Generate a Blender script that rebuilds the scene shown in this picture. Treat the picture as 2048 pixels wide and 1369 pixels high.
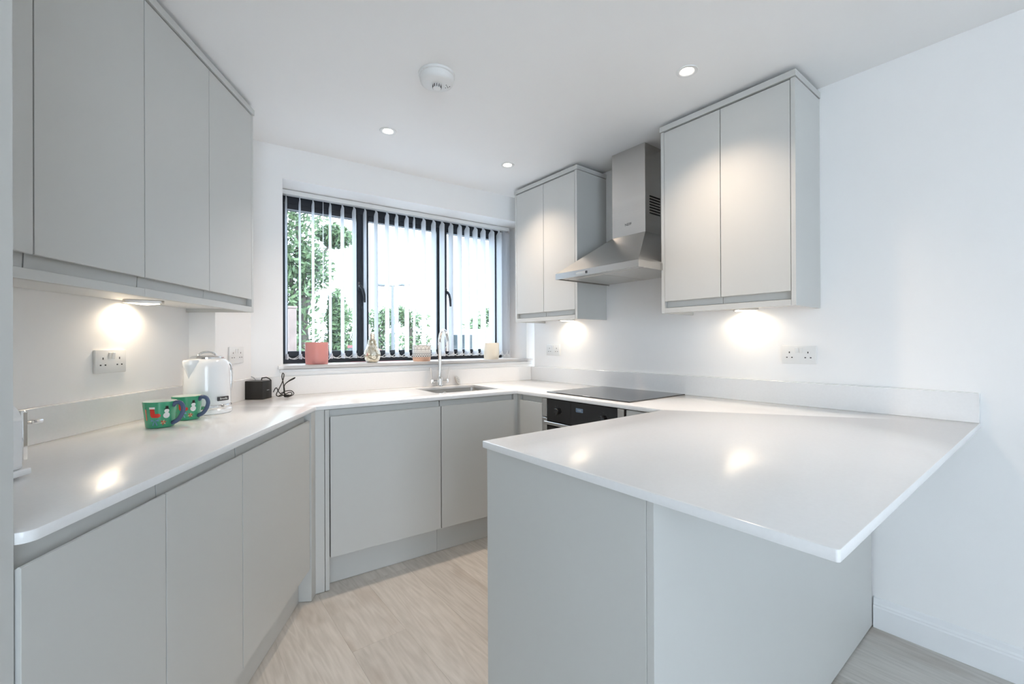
import bpy, bmesh, math, random
from mathutils import Matrix, Vector, noise

random.seed(7)
for o in list(bpy.data.objects):
    bpy.data.objects.remove(o)
scene = bpy.context.scene
col = scene.collection
V = Vector
PI = math.pi

# ------------------------------------------------------------------ plan of the room (metres)
LY, WY = 0.5516, -0.065                 # heading of the left run, slant of the window wall
WALL_X = 2.3726                         # right wall plane
DW, DL = 2.9048, -1.3093                # window wall / left wall distances
WF, LF = 2.2868, -0.6982                # worktop front edges (window run, left run)
XR, XT, YI, YO = 1.75, 0.7681, 1.1297, 0.2092   # right run front, peninsula tip, inner and outer edge
H = 2.3812                              # ceiling
TOP, UNDER = 0.91, 0.89                 # worktop
UPS = 1.0204                            # top of the upstand
SILL = 1.085
wn = V((-math.sin(WY), math.cos(WY), 0)); wd = V((math.cos(WY), math.sin(WY), 0))
ld = V((math.sin(LY), math.cos(LY), 0)); ln = V((math.cos(LY), -math.sin(LY), 0))


def frame(origin, x, y):
    m = Matrix.Identity(4)
    m.col[0][:3] = x; m.col[1][:3] = y; m.col[2][:3] = (0, 0, 1); m.col[3][:3] = origin
    return m


# frames: u runs along the wall (to the right when facing it), v into the wall (the room is v < 0), z up
FR = {
    'G': Matrix.Identity(4),
    'W': frame(wn * DW, wd, wn),
    'L': frame(ln * DL, ld, -ln),
    'R': frame(V((WALL_X, 0, 0)), V((0, -1, 0)), V((1, 0, 0))),
}

# ------------------------------------------------------------------ camera
YAW, PIT, ROLL, F_PX = 0.6664, 0.0018, -0.0042, 879.8054
fw = V((math.sin(YAW) * math.cos(PIT), math.cos(YAW) * math.cos(PIT), math.sin(PIT)))
r0 = V((math.cos(YAW), -math.sin(YAW), 0)); u0 = r0.cross(fw)
rr = r0 * math.cos(ROLL) + u0 * math.sin(ROLL); uu = u0 * math.cos(ROLL) - r0 * math.sin(ROLL)
cam = bpy.data.cameras.new('camera'); cam.sensor_width = 36; cam.sensor_fit = 'HORIZONTAL'
cam.lens = F_PX * 36 / 2048; cam.clip_start = 0.02; cam.clip_end = 200
co = bpy.data.objects.new('camera', cam); col.objects.link(co)
cm = Matrix.Identity(4)
cm.col[0][:3] = rr; cm.col[1][:3] = uu; cm.col[2][:3] = -fw; cm.col[3][:3] = (0, 0, 1.2136)
co.matrix_world = cm
scene.camera = co

# ------------------------------------------------------------------ sky, exposure
SKY = (0.74, 0.87, 1.0); SKY_S = 5.5
world = bpy.data.worlds.new('sky'); scene.world = world; world.use_nodes = True
bg = world.node_tree.nodes['Background']
bg.inputs['Color'].default_value = (*SKY, 1); bg.inputs['Strength'].default_value = SKY_S
vs = scene.view_settings
vs.view_transform = 'Standard'; vs.look = 'None'; vs.gamma = 1.0; vs.use_curve_mapping = False
vs.exposure = 0.65
SPOT_W, LED_W = 27.0, 1.8
WARM = (1.0, 0.80, 0.62)
cy = scene.cycles
cy.use_denoising = True; cy.max_bounces = 10; cy.diffuse_bounces = 6; cy.glossy_bounces = 5
cy.transparent_max_bounces = 24; cy.sample_clamp_indirect = 6.0; cy.caustics_reflective = False; cy.caustics_refractive = False


# ------------------------------------------------------------------ materials
def mat(name, rgb, rough=0.5, metal=0.0, spec=0.5, vary=0.0, vscale=4.0, bump=0.0, bscale=60.0, stretch=(1, 1, 1),
        emit=None, emit_s=0.0, trans=0.0, coat=0.0, ior=1.45):
    m = bpy.data.materials.new(name); m.use_nodes = True
    nt = m.node_tree; b = nt.nodes['Principled BSDF']
    b.inputs['Base Color'].default_value = (*rgb, 1)
    b.inputs['Roughness'].default_value = rough; b.inputs['Metallic'].default_value = metal
    b.inputs['Specular IOR Level'].default_value = spec; b.inputs['IOR'].default_value = ior
    b.inputs['Transmission Weight'].default_value = trans; b.inputs['Coat Weight'].default_value = coat
    if emit:
        b.inputs['Emission Color'].default_value = (*emit, 1); b.inputs['Emission Strength'].default_value = emit_s
    if vary or bump:
        tc = nt.nodes.new('ShaderNodeTexCoord'); mp = nt.nodes.new('ShaderNodeMapping')
        mp.inputs['Scale'].default_value = stretch
        nt.links.new(tc.outputs['Object'], mp.inputs['Vector'])
    if vary:
        n = nt.nodes.new('ShaderNodeTexNoise'); n.inputs['Scale'].default_value = vscale; n.inputs['Detail'].default_value = 4
        nt.links.new(mp.outputs[0], n.inputs['Vector'])
        r = nt.nodes.new('ShaderNodeValToRGB')
        r.color_ramp.elements[0].position = 0.3; r.color_ramp.elements[1].position = 0.7
        r.color_ramp.elements[0].color = (*[c * (1 - vary) for c in rgb], 1)
        r.color_ramp.elements[1].color = (*[min(1, c * (1 + vary)) for c in rgb], 1)
        nt.links.new(n.outputs['Fac'], r.inputs[0]); nt.links.new(r.outputs[0], b.inputs['Base Color'])
    if bump:
        n2 = nt.nodes.new('ShaderNodeTexNoise'); n2.inputs['Scale'].default_value = bscale; n2.inputs['Detail'].default_value = 3
        nt.links.new(mp.outputs[0], n2.inputs['Vector'])
        bp = nt.nodes.new('ShaderNodeBump'); bp.inputs['Strength'].default_value = bump; bp.inputs['Distance'].default_value = 0.002
        nt.links.new(n2.outputs['Fac'], bp.inputs['Height']); nt.links.new(bp.outputs[0], b.inputs['Normal'])
    return m


def wood_mat():
    m = bpy.data.materials.new('oak_laminate'); m.use_nodes = True
    nt = m.node_tree; L = nt.links.new; b = nt.nodes['Principled BSDF']
    b.inputs['Roughness'].default_value = 0.42
    tc = nt.nodes.new('ShaderNodeTexCoord'); oi = nt.nodes.new('ShaderNodeObjectInfo')
    mul = nt.nodes.new('ShaderNodeVectorMath'); mul.operation = 'SCALE'; mul.inputs['Scale'].default_value = 37.0
    cmb = nt.nodes.new('ShaderNodeCombineXYZ')
    for i in range(3): L(oi.outputs['Random'], cmb.inputs[i])
    L(cmb.outputs[0], mul.inputs[0])
    add = nt.nodes.new('ShaderNodeVectorMath'); L(tc.outputs['Object'], add.inputs[0]); L(mul.outputs[0], add.inputs[1])
    mp = nt.nodes.new('ShaderNodeMapping'); mp.inputs['Scale'].default_value = (1, 0.10, 1); L(add.outputs[0], mp.inputs[0])
    big = nt.nodes.new('ShaderNodeTexNoise'); big.inputs['Scale'].default_value = 9; big.inputs['Detail'].default_value = 2
    big.inputs['Distortion'].default_value = 0.6; L(mp.outputs[0], big.inputs['Vector'])
    ring = nt.nodes.new('ShaderNodeMath'); ring.operation = 'MULTIPLY'; ring.inputs[1].default_value = 70; L(big.outputs['Fac'], ring.inputs[0])
    sn = nt.nodes.new('ShaderNodeMath'); sn.operation = 'SINE'; L(ring.outputs[0], sn.inputs[0])
    rng = nt.nodes.new('ShaderNodeMapRange'); rng.inputs['From Min'].default_value = -1; L(sn.outputs[0], rng.inputs['Value'])
    fine = nt.nodes.new('ShaderNodeTexNoise'); fine.inputs['Scale'].default_value = 85; fine.inputs['Detail'].default_value = 4; L(mp.outputs[0], fine.inputs['Vector'])
    knot = nt.nodes.new('ShaderNodeTexNoise'); knot.inputs['Scale'].default_value = 5.0; knot.inputs['Detail'].default_value = 3
    mp2 = nt.nodes.new('ShaderNodeMapping'); mp2.inputs['Scale'].default_value = (1, 0.45, 1); L(add.outputs[0], mp2.inputs[0]); L(mp2.outputs[0], knot.inputs['Vector'])
    kr = nt.nodes.new('ShaderNodeValToRGB'); kr.color_ramp.elements[0].position = 0.58; kr.color_ramp.elements[1].position = 0.78
    L(knot.outputs['Fac'], kr.inputs[0])
    base = nt.nodes.new('ShaderNodeMix'); base.data_type = 'RGBA'
    base.inputs[6].default_value = (0.44, 0.415, 0.38, 1); base.inputs[7].default_value = (0.70, 0.67, 0.63, 1)
    m1 = nt.nodes.new('ShaderNodeMath'); m1.operation = 'MULTIPLY'; m1.inputs[1].default_value = 0.22; L(rng.outputs[0], m1.inputs[0])
    m2 = nt.nodes.new('ShaderNodeMath'); m2.operation = 'MULTIPLY_ADD'; m2.inputs[1].default_value = 0.85; L(fine.outputs['Fac'], m2.inputs[0]); L(m1.outputs[0], m2.inputs[2])
    L(m2.outputs[0], base.inputs[0])
    dk = nt.nodes.new('ShaderNodeMix'); dk.data_type = 'RGBA'; dk.inputs[7].default_value = (0.33, 0.255, 0.195, 1)
    k2 = nt.nodes.new('ShaderNodeMath'); k2.operation = 'MULTIPLY'; k2.inputs[1].default_value = 0.55; L(kr.outputs[0], k2.inputs[0])
    L(k2.outputs[0], dk.inputs[0]); L(base.outputs[2], dk.inputs[6])
    tone = nt.nodes.new('ShaderNodeMix'); tone.data_type = 'RGBA'; tone.blend_type = 'MULTIPLY'; tone.inputs[0].default_value = 1
    tr = nt.nodes.new('ShaderNodeMapRange'); tr.inputs['To Min'].default_value = 0.93; tr.inputs['To Max'].default_value = 1.05; L(oi.outputs['Random'], tr.inputs['Value'])
    L(dk.outputs[2], tone.inputs[6]); L(tr.outputs[0], tone.inputs[7]); L(tone.outputs[2], b.inputs['Base Color'])
    bp = nt.nodes.new('ShaderNodeBump'); bp.inputs['Strength'].default_value = 0.15; bp.inputs['Distance'].default_value = 0.001
    L(fine.outputs['Fac'], bp.inputs['Height']); L(bp.outputs[0], b.inputs['Normal'])
    return m


def glass_mat():
    m = bpy.data.materials.new('window_glass'); m.use_nodes = True
    nt = m.node_tree; nt.nodes.clear()
    out = nt.nodes.new('ShaderNodeOutputMaterial'); mix = nt.nodes.new('ShaderNodeMixShader')
    tr = nt.nodes.new('ShaderNodeBsdfTransparent'); tr.inputs[0].default_value = (0.93, 0.96, 0.97, 1)
    gl = nt.nodes.new('ShaderNodeBsdfGlossy'); gl.inputs['Roughness'].default_value = 0.02
    lw = nt.nodes.new('ShaderNodeLayerWeight'); pw = nt.nodes.new('ShaderNodeMath'); pw.operation = 'POWER'; pw.inputs[1].default_value = 5
    fr = nt.nodes.new('ShaderNodeMath'); fr.operation = 'MULTIPLY_ADD'; fr.inputs[1].default_value = 0.9; fr.inputs[2].default_value = 0.045
    nt.links.new(lw.outputs['Facing'], pw.inputs[0]); nt.links.new(pw.outputs[0], fr.inputs[0])
    nt.links.new(fr.outputs[0], mix.inputs[0]); nt.links.new(tr.outputs[0], mix.inputs[1]); nt.links.new(gl.outputs[0], mix.inputs[2])
    nt.links.new(mix.outputs[0], out.inputs[0])
    return m


def slat_mat():
    m = bpy.data.materials.new('blind_fabric'); m.use_nodes = True
    nt = m.node_tree; b = nt.nodes['Principled BSDF']; out = nt.nodes['Material Output']
    b.inputs['Base Color'].default_value = (0.80, 0.81, 0.83, 1); b.inputs['Roughness'].default_value = 0.8
    t = nt.nodes.new('ShaderNodeBsdfTranslucent'); t.inputs[0].default_value = (0.80, 0.82, 0.86, 1)
    w = nt.nodes.new('ShaderNodeTexNoise'); w.inputs['Scale'].default_value = 900
    bp = nt.nodes.new('ShaderNodeBump'); bp.inputs['Strength'].default_value = 0.1; nt.links.new(w.outputs['Fac'], bp.inputs['Height'])
    nt.links.new(bp.outputs[0], b.inputs['Normal'])
    mix = nt.nodes.new('ShaderNodeMixShader'); mix.inputs[0].default_value = 0.4
    nt.links.new(b.outputs[0], mix.inputs[1]); nt.links.new(t.outputs[0], mix.inputs[2]); nt.links.new(mix.outputs[0], out.inputs[0])
    return m


def leaf_mat(name, a, c):
    m = mat(name, a, 0.7)
    nt = m.node_tree; b = nt.nodes['Principled BSDF']
    g = nt.nodes.new('ShaderNodeNewGeometry'); r = nt.nodes.new('ShaderNodeValToRGB')
    r.color_ramp.elements[0].color = (*a, 1); r.color_ramp.elements[1].color = (*c, 1)
    nt.links.new(g.outputs['Random Per Island'], r.inputs[0]); nt.links.new(r.outputs[0], b.inputs['Base Color'])
    return m


def mercury_mat():
    m = mat('mercury_glass', (0.80, 0.76, 0.62), 0.12, 0.85)
    nt = m.node_tree; b = nt.nodes['Principled BSDF']
    tc = nt.nodes.new('ShaderNodeTexCoord'); v = nt.nodes.new('ShaderNodeTexVoronoi'); v.inputs['Scale'].default_value = 60
    nt.links.new(tc.outputs['Object'], v.inputs['Vector'])
    r = nt.nodes.new('ShaderNodeValToRGB'); r.color_ramp.elements[0].color = (0.50, 0.44, 0.30, 1); r.color_ramp.elements[1].color = (0.95, 0.93, 0.84, 1)
    nt.links.new(v.outputs['Color'], r.inputs[0]); nt.links.new(r.outputs[0], b.inputs['Base Color'])
    bp = nt.nodes.new('ShaderNodeBump'); bp.inputs['Strength'].default_value = 0.6; bp.inputs['Distance'].default_value = 0.003
    nt.links.new(v.outputs['Distance'], bp.inputs['Height']); nt.links.new(bp.outputs[0], b.inputs['Normal'])
    return m


M = dict(
    wall=mat('white_wall_paint', (0.88, 0.875, 0.87), 0.75, vary=0.01, vscale=2, bump=0.05, bscale=220),
    ceiling=mat('white_ceiling_paint', (0.88, 0.875, 0.87), 0.8, vary=0.01, vscale=2, bump=0.05, bscale=200),
    skirting=mat('white_satin_gloss', (0.83, 0.84, 0.85), 0.35, vary=0.01),
    cab=mat('light_grey_matt_lacquer', (0.57, 0.572, 0.555), 0.42, vary=0.012, vscale=1.5),
    carcass=mat('grey_carcass_board', (0.50, 0.50, 0.485), 0.5, vary=0.02),
    under=mat('white_underside_board', (0.72, 0.72, 0.71), 0.5, vary=0.02),
    quartz=mat('white_quartz', (0.82, 0.82, 0.82), 0.15, spec=0.5, vary=0.012, vscale=120),
    steel=mat('brushed_steel', (0.60, 0.585, 0.565), 0.27, 1.0, bump=0.12, bscale=90, stretch=(0.04, 1, 6), vary=0.03, vscale=3),
    steelh=mat('satin_steel', (0.62, 0.60, 0.57), 0.33, 1.0, bump=0.05, bscale=60),
    chrome=mat('polished_chrome', (0.82, 0.82, 0.82), 0.06, 1.0, vary=0.01),
    blackglass=mat('black_glass', (0.012, 0.012, 0.013), 0.06, spec=0.6, vary=0.02),
    hobglass=mat('black_ceramic_glass', (0.02, 0.02, 0.022), 0.03, spec=0.7, vary=0.02, ior=1.6),
    dark=mat('dark_void', (0.012, 0.012, 0.012), 0.6, vary=0.02),
    alu=mat('anthracite_aluminium', (0.018, 0.021, 0.028), 0.35, vary=0.05, vscale=8),
    plastic=mat('white_plastic', (0.78, 0.78, 0.77), 0.32, vary=0.01),
    hole=mat('pin_hole_black', (0.02, 0.02, 0.02), 0.7, vary=0.02),
    slat=slat_mat(), glass=glass_mat(), wood=wood_mat(),
    subfloor=mat('subfloor_screed', (0.30, 0.27, 0.24), 0.8, vary=0.05),
    kettle=mat('gloss_white_enamel', (0.84, 0.86, 0.88), 0.18, vary=0.01, coat=0.4),
    mug=mat('green_glaze', (0.055, 0.36, 0.20), 0.22, vary=0.03, coat=0.4),
    mugin=mat('white_glaze', (0.80, 0.84, 0.78), 0.22, vary=0.02),
    navy=mat('navy_glaze', (0.085, 0.12, 0.22), 0.22, vary=0.05),
    red=mat('red_print', (0.68, 0.045, 0.03), 0.35, vary=0.03), white=mat('white_print', (0.86, 0.87, 0.86), 0.35, vary=0.01),
    black=mat('black_print', (0.01, 0.012, 0.012), 0.4, vary=0.02), blue=mat('blue_print', (0.16, 0.33, 0.52), 0.35, vary=0.03),
    orange=mat('peach_print', (0.80, 0.46, 0.28), 0.35, vary=0.03),
    badge=mat('dark_grey_badge', (0.05, 0.05, 0.055), 0.3, vary=0.03),
    box=mat('black_satin_plastic', (0.010, 0.010, 0.009), 0.38, vary=0.03),
    cable=mat('black_rubber', (0.014, 0.013, 0.012), 0.5, vary=0.03),
    pink=mat('pink_ceramic', (0.62, 0.26, 0.24), 0.42, vary=0.02), cream=mat('cream_ceramic', (0.77, 0.71, 0.60), 0.45, vary=0.02),
    terracotta=mat('peach_terracotta', (0.72, 0.44, 0.31), 0.5, vary=0.04), potwhite=mat('off_white_glaze', (0.74, 0.72, 0.69), 0.4, vary=0.02),
    ink=mat('dark_ink', (0.03, 0.03, 0.035), 0.5, vary=0.03), mercury=mercury_mat(),
    silver=mat('dull_silver_cap', (0.62, 0.58, 0.52), 0.3, 0.9, vary=0.05, vscale=40),
    led=mat('led_diffuser', (1, 0.93, 0.82), 0.4, emit=(1.0, 0.86, 0.68), emit_s=5.0),
    lamp=mat('downlight_lens', (1, 0.97, 0.92), 0.4, emit=(1.0, 0.90, 0.80), emit_s=22.0),
    display=mat('oven_display', (0.02, 0.03, 0.04), 0.2, emit=(0.35, 0.5, 0.7), emit_s=0.12),
    tarmac=mat('grey_tarmac', (0.30, 0.30, 0.31), 0.9, vary=0.1, vscale=3),
    leaf=leaf_mat('tree_leaves', (0.06, 0.10, 0.045), (0.14, 0.20, 0.09)), hedge=leaf_mat('hedge_leaves', (0.07, 0.12, 0.05), (0.17, 0.24, 0.11)),
    bark=mat('grey_bark', (0.11, 0.09, 0.075), 0.9, vary=0.2, vscale=12), fence=mat('brown_timber', (0.22, 0.16, 0.14), 0.8, vary=0.12, vscale=8),
    brick=mat('red_brick_wall', (0.42, 0.20, 0.15), 0.85, vary=0.15, vscale=20), roof=mat('grey_roof_tiles', (0.16, 0.14, 0.14), 0.8, vary=0.1, vscale=9),
    lampgrey=mat('grey_lamp_paint', (0.16, 0.17, 0.18), 0.5, vary=0.04),
    carpaint=mat('white_car_paint', (0.82, 0.83, 0.85), 0.15, coat=0.6, vary=0.01), carred=mat('red_car_paint', (0.45, 0.05, 0.06), 0.15, coat=0.6, vary=0.02),
    carglass=mat('tinted_car_glass', (0.04, 0.05, 0.055), 0.08, coat=0.5, vary=0.02),
    tyre=mat('black_tyre', (0.02, 0.02, 0.02), 0.8, vary=0.05), post=mat('galvanised_steel', (0.42, 0.44, 0.46), 0.5, 0.6, vary=0.03),
)


# ------------------------------------------------------------------ mesh helpers
class MB:
    def __init__(self): self.bm = bmesh.new()

    def _merge(self, t):
        me = bpy.data.meshes.new('tmp'); t.to_mesh(me); t.free(); self.bm.from_mesh(me); bpy.data.meshes.remove(me)

    def box(self, a, b, bev=0.0, seg=1, rot=None):
        t = bmesh.new()
        lo = [min(a[i], b[i]) for i in range(3)]; hi = [max(a[i], b[i]) for i in range(3)]
        bmesh.ops.create_cube(t, size=1.0)
        c = V([(lo[i] + hi[i]) / 2 for i in range(3)])
        for v in t.verts: v.co = V([v.co[i] * (hi[i] - lo[i]) for i in range(3)])
        if bev: bmesh.ops.bevel(t, geom=list(t.edges), offset=bev, segments=seg, profile=0.5, affect='EDGES')
        if rot is not None: bmesh.ops.rotate(t, verts=t.verts, cent=(0, 0, 0), matrix=rot)
        bmesh.ops.translate(t, verts=t.verts, vec=c)
        self._merge(t); return self

    def prism(self, pts, z0, z1, bev=0.0):
        t = bmesh.new()
        vs_ = [t.verts.new((p[0], p[1], z0)) for p in pts]
        f = t.faces.new(vs_)
        r = bmesh.ops.extrude_face_region(t, geom=[f])
        bmesh.ops.translate(t, verts=[e for e in r['geom'] if isinstance(e, bmesh.types.BMVert)], vec=(0, 0, z1 - z0))
        bmesh.ops.recalc_face_normals(t, faces=t.faces)
        if bev: bmesh.ops.bevel(t, geom=list(t.edges), offset=bev, segments=1, affect='EDGES')
        self._merge(t); return self

    def profile(self, pts, x0, x1, bev=0.0):           # pts in (v, z), extruded along u
        t = bmesh.new()
        f = t.faces.new([t.verts.new((x0, p[0], p[1])) for p in pts])
        r = bmesh.ops.extrude_face_region(t, geom=[f])
        bmesh.ops.translate(t, verts=[e for e in r['geom'] if isinstance(e, bmesh.types.BMVert)], vec=(x1 - x0, 0, 0))
        bmesh.ops.recalc_face_normals(t, faces=t.faces)
        if bev: bmesh.ops.bevel(t, geom=list(t.edges), offset=bev, segments=1, affect='EDGES')
        self._merge(t); return self

    def lathe(self, prof, c=(0, 0, 0), seg=40, rot=None, squash=(1, 1)):
        t = bmesh.new(); rings = []
        for r, z in prof:
            if r < 1e-6: rings.append([t.verts.new((0, 0, z))])
            else: rings.append([t.verts.new((r * squash[0] * math.cos(2 * PI * k / seg), r * squash[1] * math.sin(2 * PI * k / seg), z)) for k in range(seg)])
        for a, b in zip(rings, rings[1:]):
            for k in range(seg):
                k2 = (k + 1) % seg
                if len(a) == 1 and len(b) == 1: continue
                if len(a) == 1: t.faces.new((a[0], b[k2], b[k]))
                elif len(b) == 1: t.faces.new((a[k], a[k2], b[0]))
                else: t.faces.new((a[k], a[k2], b[k2], b[k]))
        bmesh.ops.recalc_face_normals(t, faces=t.faces)
        if rot is not None: bmesh.ops.rotate(t, verts=t.verts, cent=(0, 0, 0), matrix=rot)
        bmesh.ops.translate(t, verts=t.verts, vec=c)
        self._merge(t); return self

    def tube(self, pts, r, seg=12, closed=False, caps=True, flat=1.0):
        t = bmesh.new(); pts = [V(p) for p in pts]; n = len(pts); rings = []
        rad = r if isinstance(r, (list, tuple)) else [r] * n
        up = V((0, 0, 1)); prev = None
        for i, p in enumerate(pts):
            if closed: d = pts[(i + 1) % n] - pts[i - 1]
            else: d = pts[min(i + 1, n - 1)] - pts[max(i - 1, 0)]
            d.normalize()
            if prev is None:
                a = d.cross(up)
                if a.length < 1e-3: a = d.cross(V((1, 0, 0)))
            else: a = prev - d * prev.dot(d)
            a.normalize(); b = d.cross(a); prev = a
            rings.append([t.verts.new(p + (a * math.cos(2 * PI * k / seg) + b * math.sin(2 * PI * k / seg) * flat) * rad[i]) for k in range(seg)])
        for i in range(n if closed else n - 1):
            A = rings[i]; B = rings[(i + 1) % n]
            for k in range(seg): t.faces.new((A[k], A[(k + 1) % seg], B[(k + 1) % seg], B[k]))
        if caps and not closed: t.faces.new(rings[0]); t.faces.new(rings[-1])
        bmesh.ops.recalc_face_normals(t, faces=t.faces)
        self._merge(t); return self

    def quad(self, pts):
        self.bm.faces.new([self.bm.verts.new(p) for p in pts]); return self

    def build(self, name, m, parent=None, fr='G', smooth=None):
        """fr/loc of a parent thing are looked up; vertices are given in frame coordinates"""
        me = bpy.data.meshes.new(name)
        if parent is not None: off = BASE[parent.name]
        else: off = V((0, 0, 0))
        if off.length: bmesh.ops.translate(self.bm, verts=self.bm.verts, vec=-off)
        self.bm.normal_update()
        if smooth is not None:
            for f in self.bm.faces: f.smooth = True
            for e in self.bm.edges:
                if len(e.link_faces) == 2 and e.calc_face_angle(0) > math.radians(smooth): e.smooth = False
        self.bm.to_mesh(me); self.bm.free()
        me.materials.append(M[m] if isinstance(m, str) else m)
        o = bpy.data.objects.new(name, me); col.objects.link(o)
        if parent is not None: o.parent = parent; BASE[o.name] = off
        else: o.matrix_world = FR[fr]; BASE[o.name] = V((0, 0, 0))
        return o


BASE = {}


def thing(name, label, cat, fr='G', loc=(0, 0, 0), group=None):
    o = bpy.data.objects.new(name, None); col.objects.link(o); o.empty_display_size = 0.1
    o.matrix_world = FR[fr] @ Matrix.Translation(loc); BASE[o.name] = V(loc)
    o['label'] = label; o['category'] = cat
    if group: o['group'] = group
    return o


def struct(o, label=None):
    o['kind'] = 'structure'
    if label: o['label'] = label
    return o


def tag(o, label, cat, group=None):
    o['label'] = label; o['category'] = cat
    if group: o['group'] = group
    return o


def text(s, size, m, parent, mtx, name='lettering', depth=0.0002):
    c = bpy.data.curves.new('lettering', 'FONT'); c.body = s; c.size = size; c.align_x = 'CENTER'; c.align_y = 'CENTER'; c.extrude = depth
    tmp = bpy.data.objects.new('tmp_text', c); col.objects.link(tmp)
    dg = bpy.context.evaluated_depsgraph_get(); me = bpy.data.meshes.new_from_object(tmp.evaluated_get(dg))
    bpy.data.objects.remove(tmp); bpy.data.curves.remove(c)
    me.transform(Matrix.Translation(-BASE[parent.name]) @ mtx); me.materials.clear(); me.materials.append(M[m])
    o = bpy.data.objects.new(name, me); col.objects.link(o); o.parent = parent; BASE[o.name] = BASE[parent.name]
    return o


def face_mtx(origin, right, up):       # text plane
    r = V(right).normalized(); u = V(up).normalized(); n = r.cross(u)
    m = Matrix.Identity(4); m.col[0][:3] = r; m.col[1][:3] = u; m.col[2][:3] = n; m.col[3][:3] = origin
    return m


def Lp(t, off, z=0.0): return ln * (DL + off) + ld * t + V((0, 0, z))
def Wp(t, d, z=0.0): return wn * (DW - d) + wd * t + V((0, 0, z))


def cross(n1, d1, n2, d2):
    det = n1[0] * n2[1] - n1[1] * n2[0]
    return V(((d1 * n2[1] - n1[1] * d2) / det, (n1[0] * d2 - d1 * n2[0]) / det, 0))


def rounded(pts, radii, n=5):
    out = []; N = len(pts)
    for i, p in enumerate(pts):
        r = radii[i]; p = V((p[0], p[1], 0))
        if not r: out.append(p); continue
        a = (V((*pts[i - 1][:2], 0)) - p).normalized(); b = (V((*pts[(i + 1) % N][:2], 0)) - p).normalized()
        ang = a.angle(b); d = r / math.tan(ang / 2); s, e = p + a * d, p + b * d
        c = p + (a + b).normalized() * (r / math.sin(ang / 2))
        for k in range(n + 1):
            q = s.lerp(e, k / n); out.append(c + (q - c).normalized() * r)
    return out


# ------------------------------------------------------------------ the shell of the room
RX = V((1, 0, 0))
BOXT, BOXW = 2.292, 0.12                # pipe boxing in the far left corner
cornLW = cross(ln, DL, wn, DW); cornRW = cross(RX, WALL_X, wn, DW); cornBW = cross(ln, DL + BOXW, wn, DW)
BACK = -3.3

# floor: screed slab, with laid planks
sl = MB().prism([(-4.2, BACK - 0.1), (WALL_X + 0.1, BACK - 0.1), (WALL_X + 0.1, 3.2), (-4.2, 3.2)], -0.12, -0.009).build('floor', 'subfloor')
struct(sl)
PW, PL = 0.225, 1.29
pm = MB().box((0, 0, -0.009), (PW - 0.0003, PL - 0.0003, 0.0), 0.0004).build('plank', 'wood', sl)
plank_me = pm.data; first = pm
i = 0
xk = WALL_X - 0.0006 - 16 * PW
while xk < WALL_X - 0.01:
    ys = BACK + ((i * 0.47) % PL) - PL
    while ys < 2.9:
        x_mid = xk + PW / 2
        if ys + PL > -1.0 and ys < 2.75 and (ys + PL > 0.2 or x_mid > 1.2):
            if first is not None: p = first; first = None
            else: p = pm.copy(); col.objects.link(p); p.parent = sl
            p.location = (xk, ys, 0)
        ys += PL
    xk += PW; i += 1

mb = MB().box((-4.2, BACK, H), (WALL_X + 0.1, 3.2, H + 0.12)); struct(mb.build('ceiling', 'ceiling'))
mb = MB().box((WALL_X, BACK, -0.1), (WALL_X + 0.12, 2.72, H + 0.02)); struct(mb.build('wall_right', 'wall'))
# window wall with its opening and deep reveal
U0, U1, Z1, DEEP = 0.3546, 2.137, 2.19, 0.34
wr = (cornRW - wn * DW).dot(wd)
mb = MB().box((-0.3, 0, -0.1), (U0, DEEP, H + 0.02)).box((U1, 0, -0.1), (wr + 0.15, DEEP, H + 0.02))
mb.box((U0, 0, -0.1), (U1, DEEP, SILL - 0.022)).box((U0, 0, Z1), (U1, DEEP, H + 0.02))
mb.box((2.06, 0.240, SILL + 0.0008), (U1 - 0.0002, DEEP, Z1))
struct(mb.build('wall_window', 'wall', fr='W'))
mb = MB().box((-3.9, 0, -0.1), (2.75, 0.12, H + 0.02)); struct(mb.build('wall_left', 'wall', fr='L'))
bxp = [Lp(BOXT, 0.0005), Lp(BOXT, BOXW), cornBW - wn * 0.0005, cornLW]
struct(MB().prism(bxp, 0.0, H - 0.0005).build('wall_boxing', 'wall'))
# far side of the room behind the viewer, with a wide glazed opening to the garden
mb = MB().box((-4.2, BACK - 0.2, -0.1), (-1.7, BACK, H)).box((0.1, BACK - 0.2, -0.1), (WALL_X + 0.1, BACK, H)).box((-1.7, BACK - 0.2, 2.2), (0.1, BACK, H))
struct(mb.build('wall_rear', 'wall'))

# skirting on the right wall, moulded
prof = [(0, 0.0005), (-0.0165, 0.0005), (-0.0165, 0.088), (-0.0135, 0.094), (-0.0135, 0.099), (-0.009, 0.106), (-0.006, 0.122), (-0.003, 0.127), (0, 0.127)]
struct(MB().profile(prof, -0.525, 3.2).build('baseboard_right', 'skirting', fr='R'))

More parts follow.
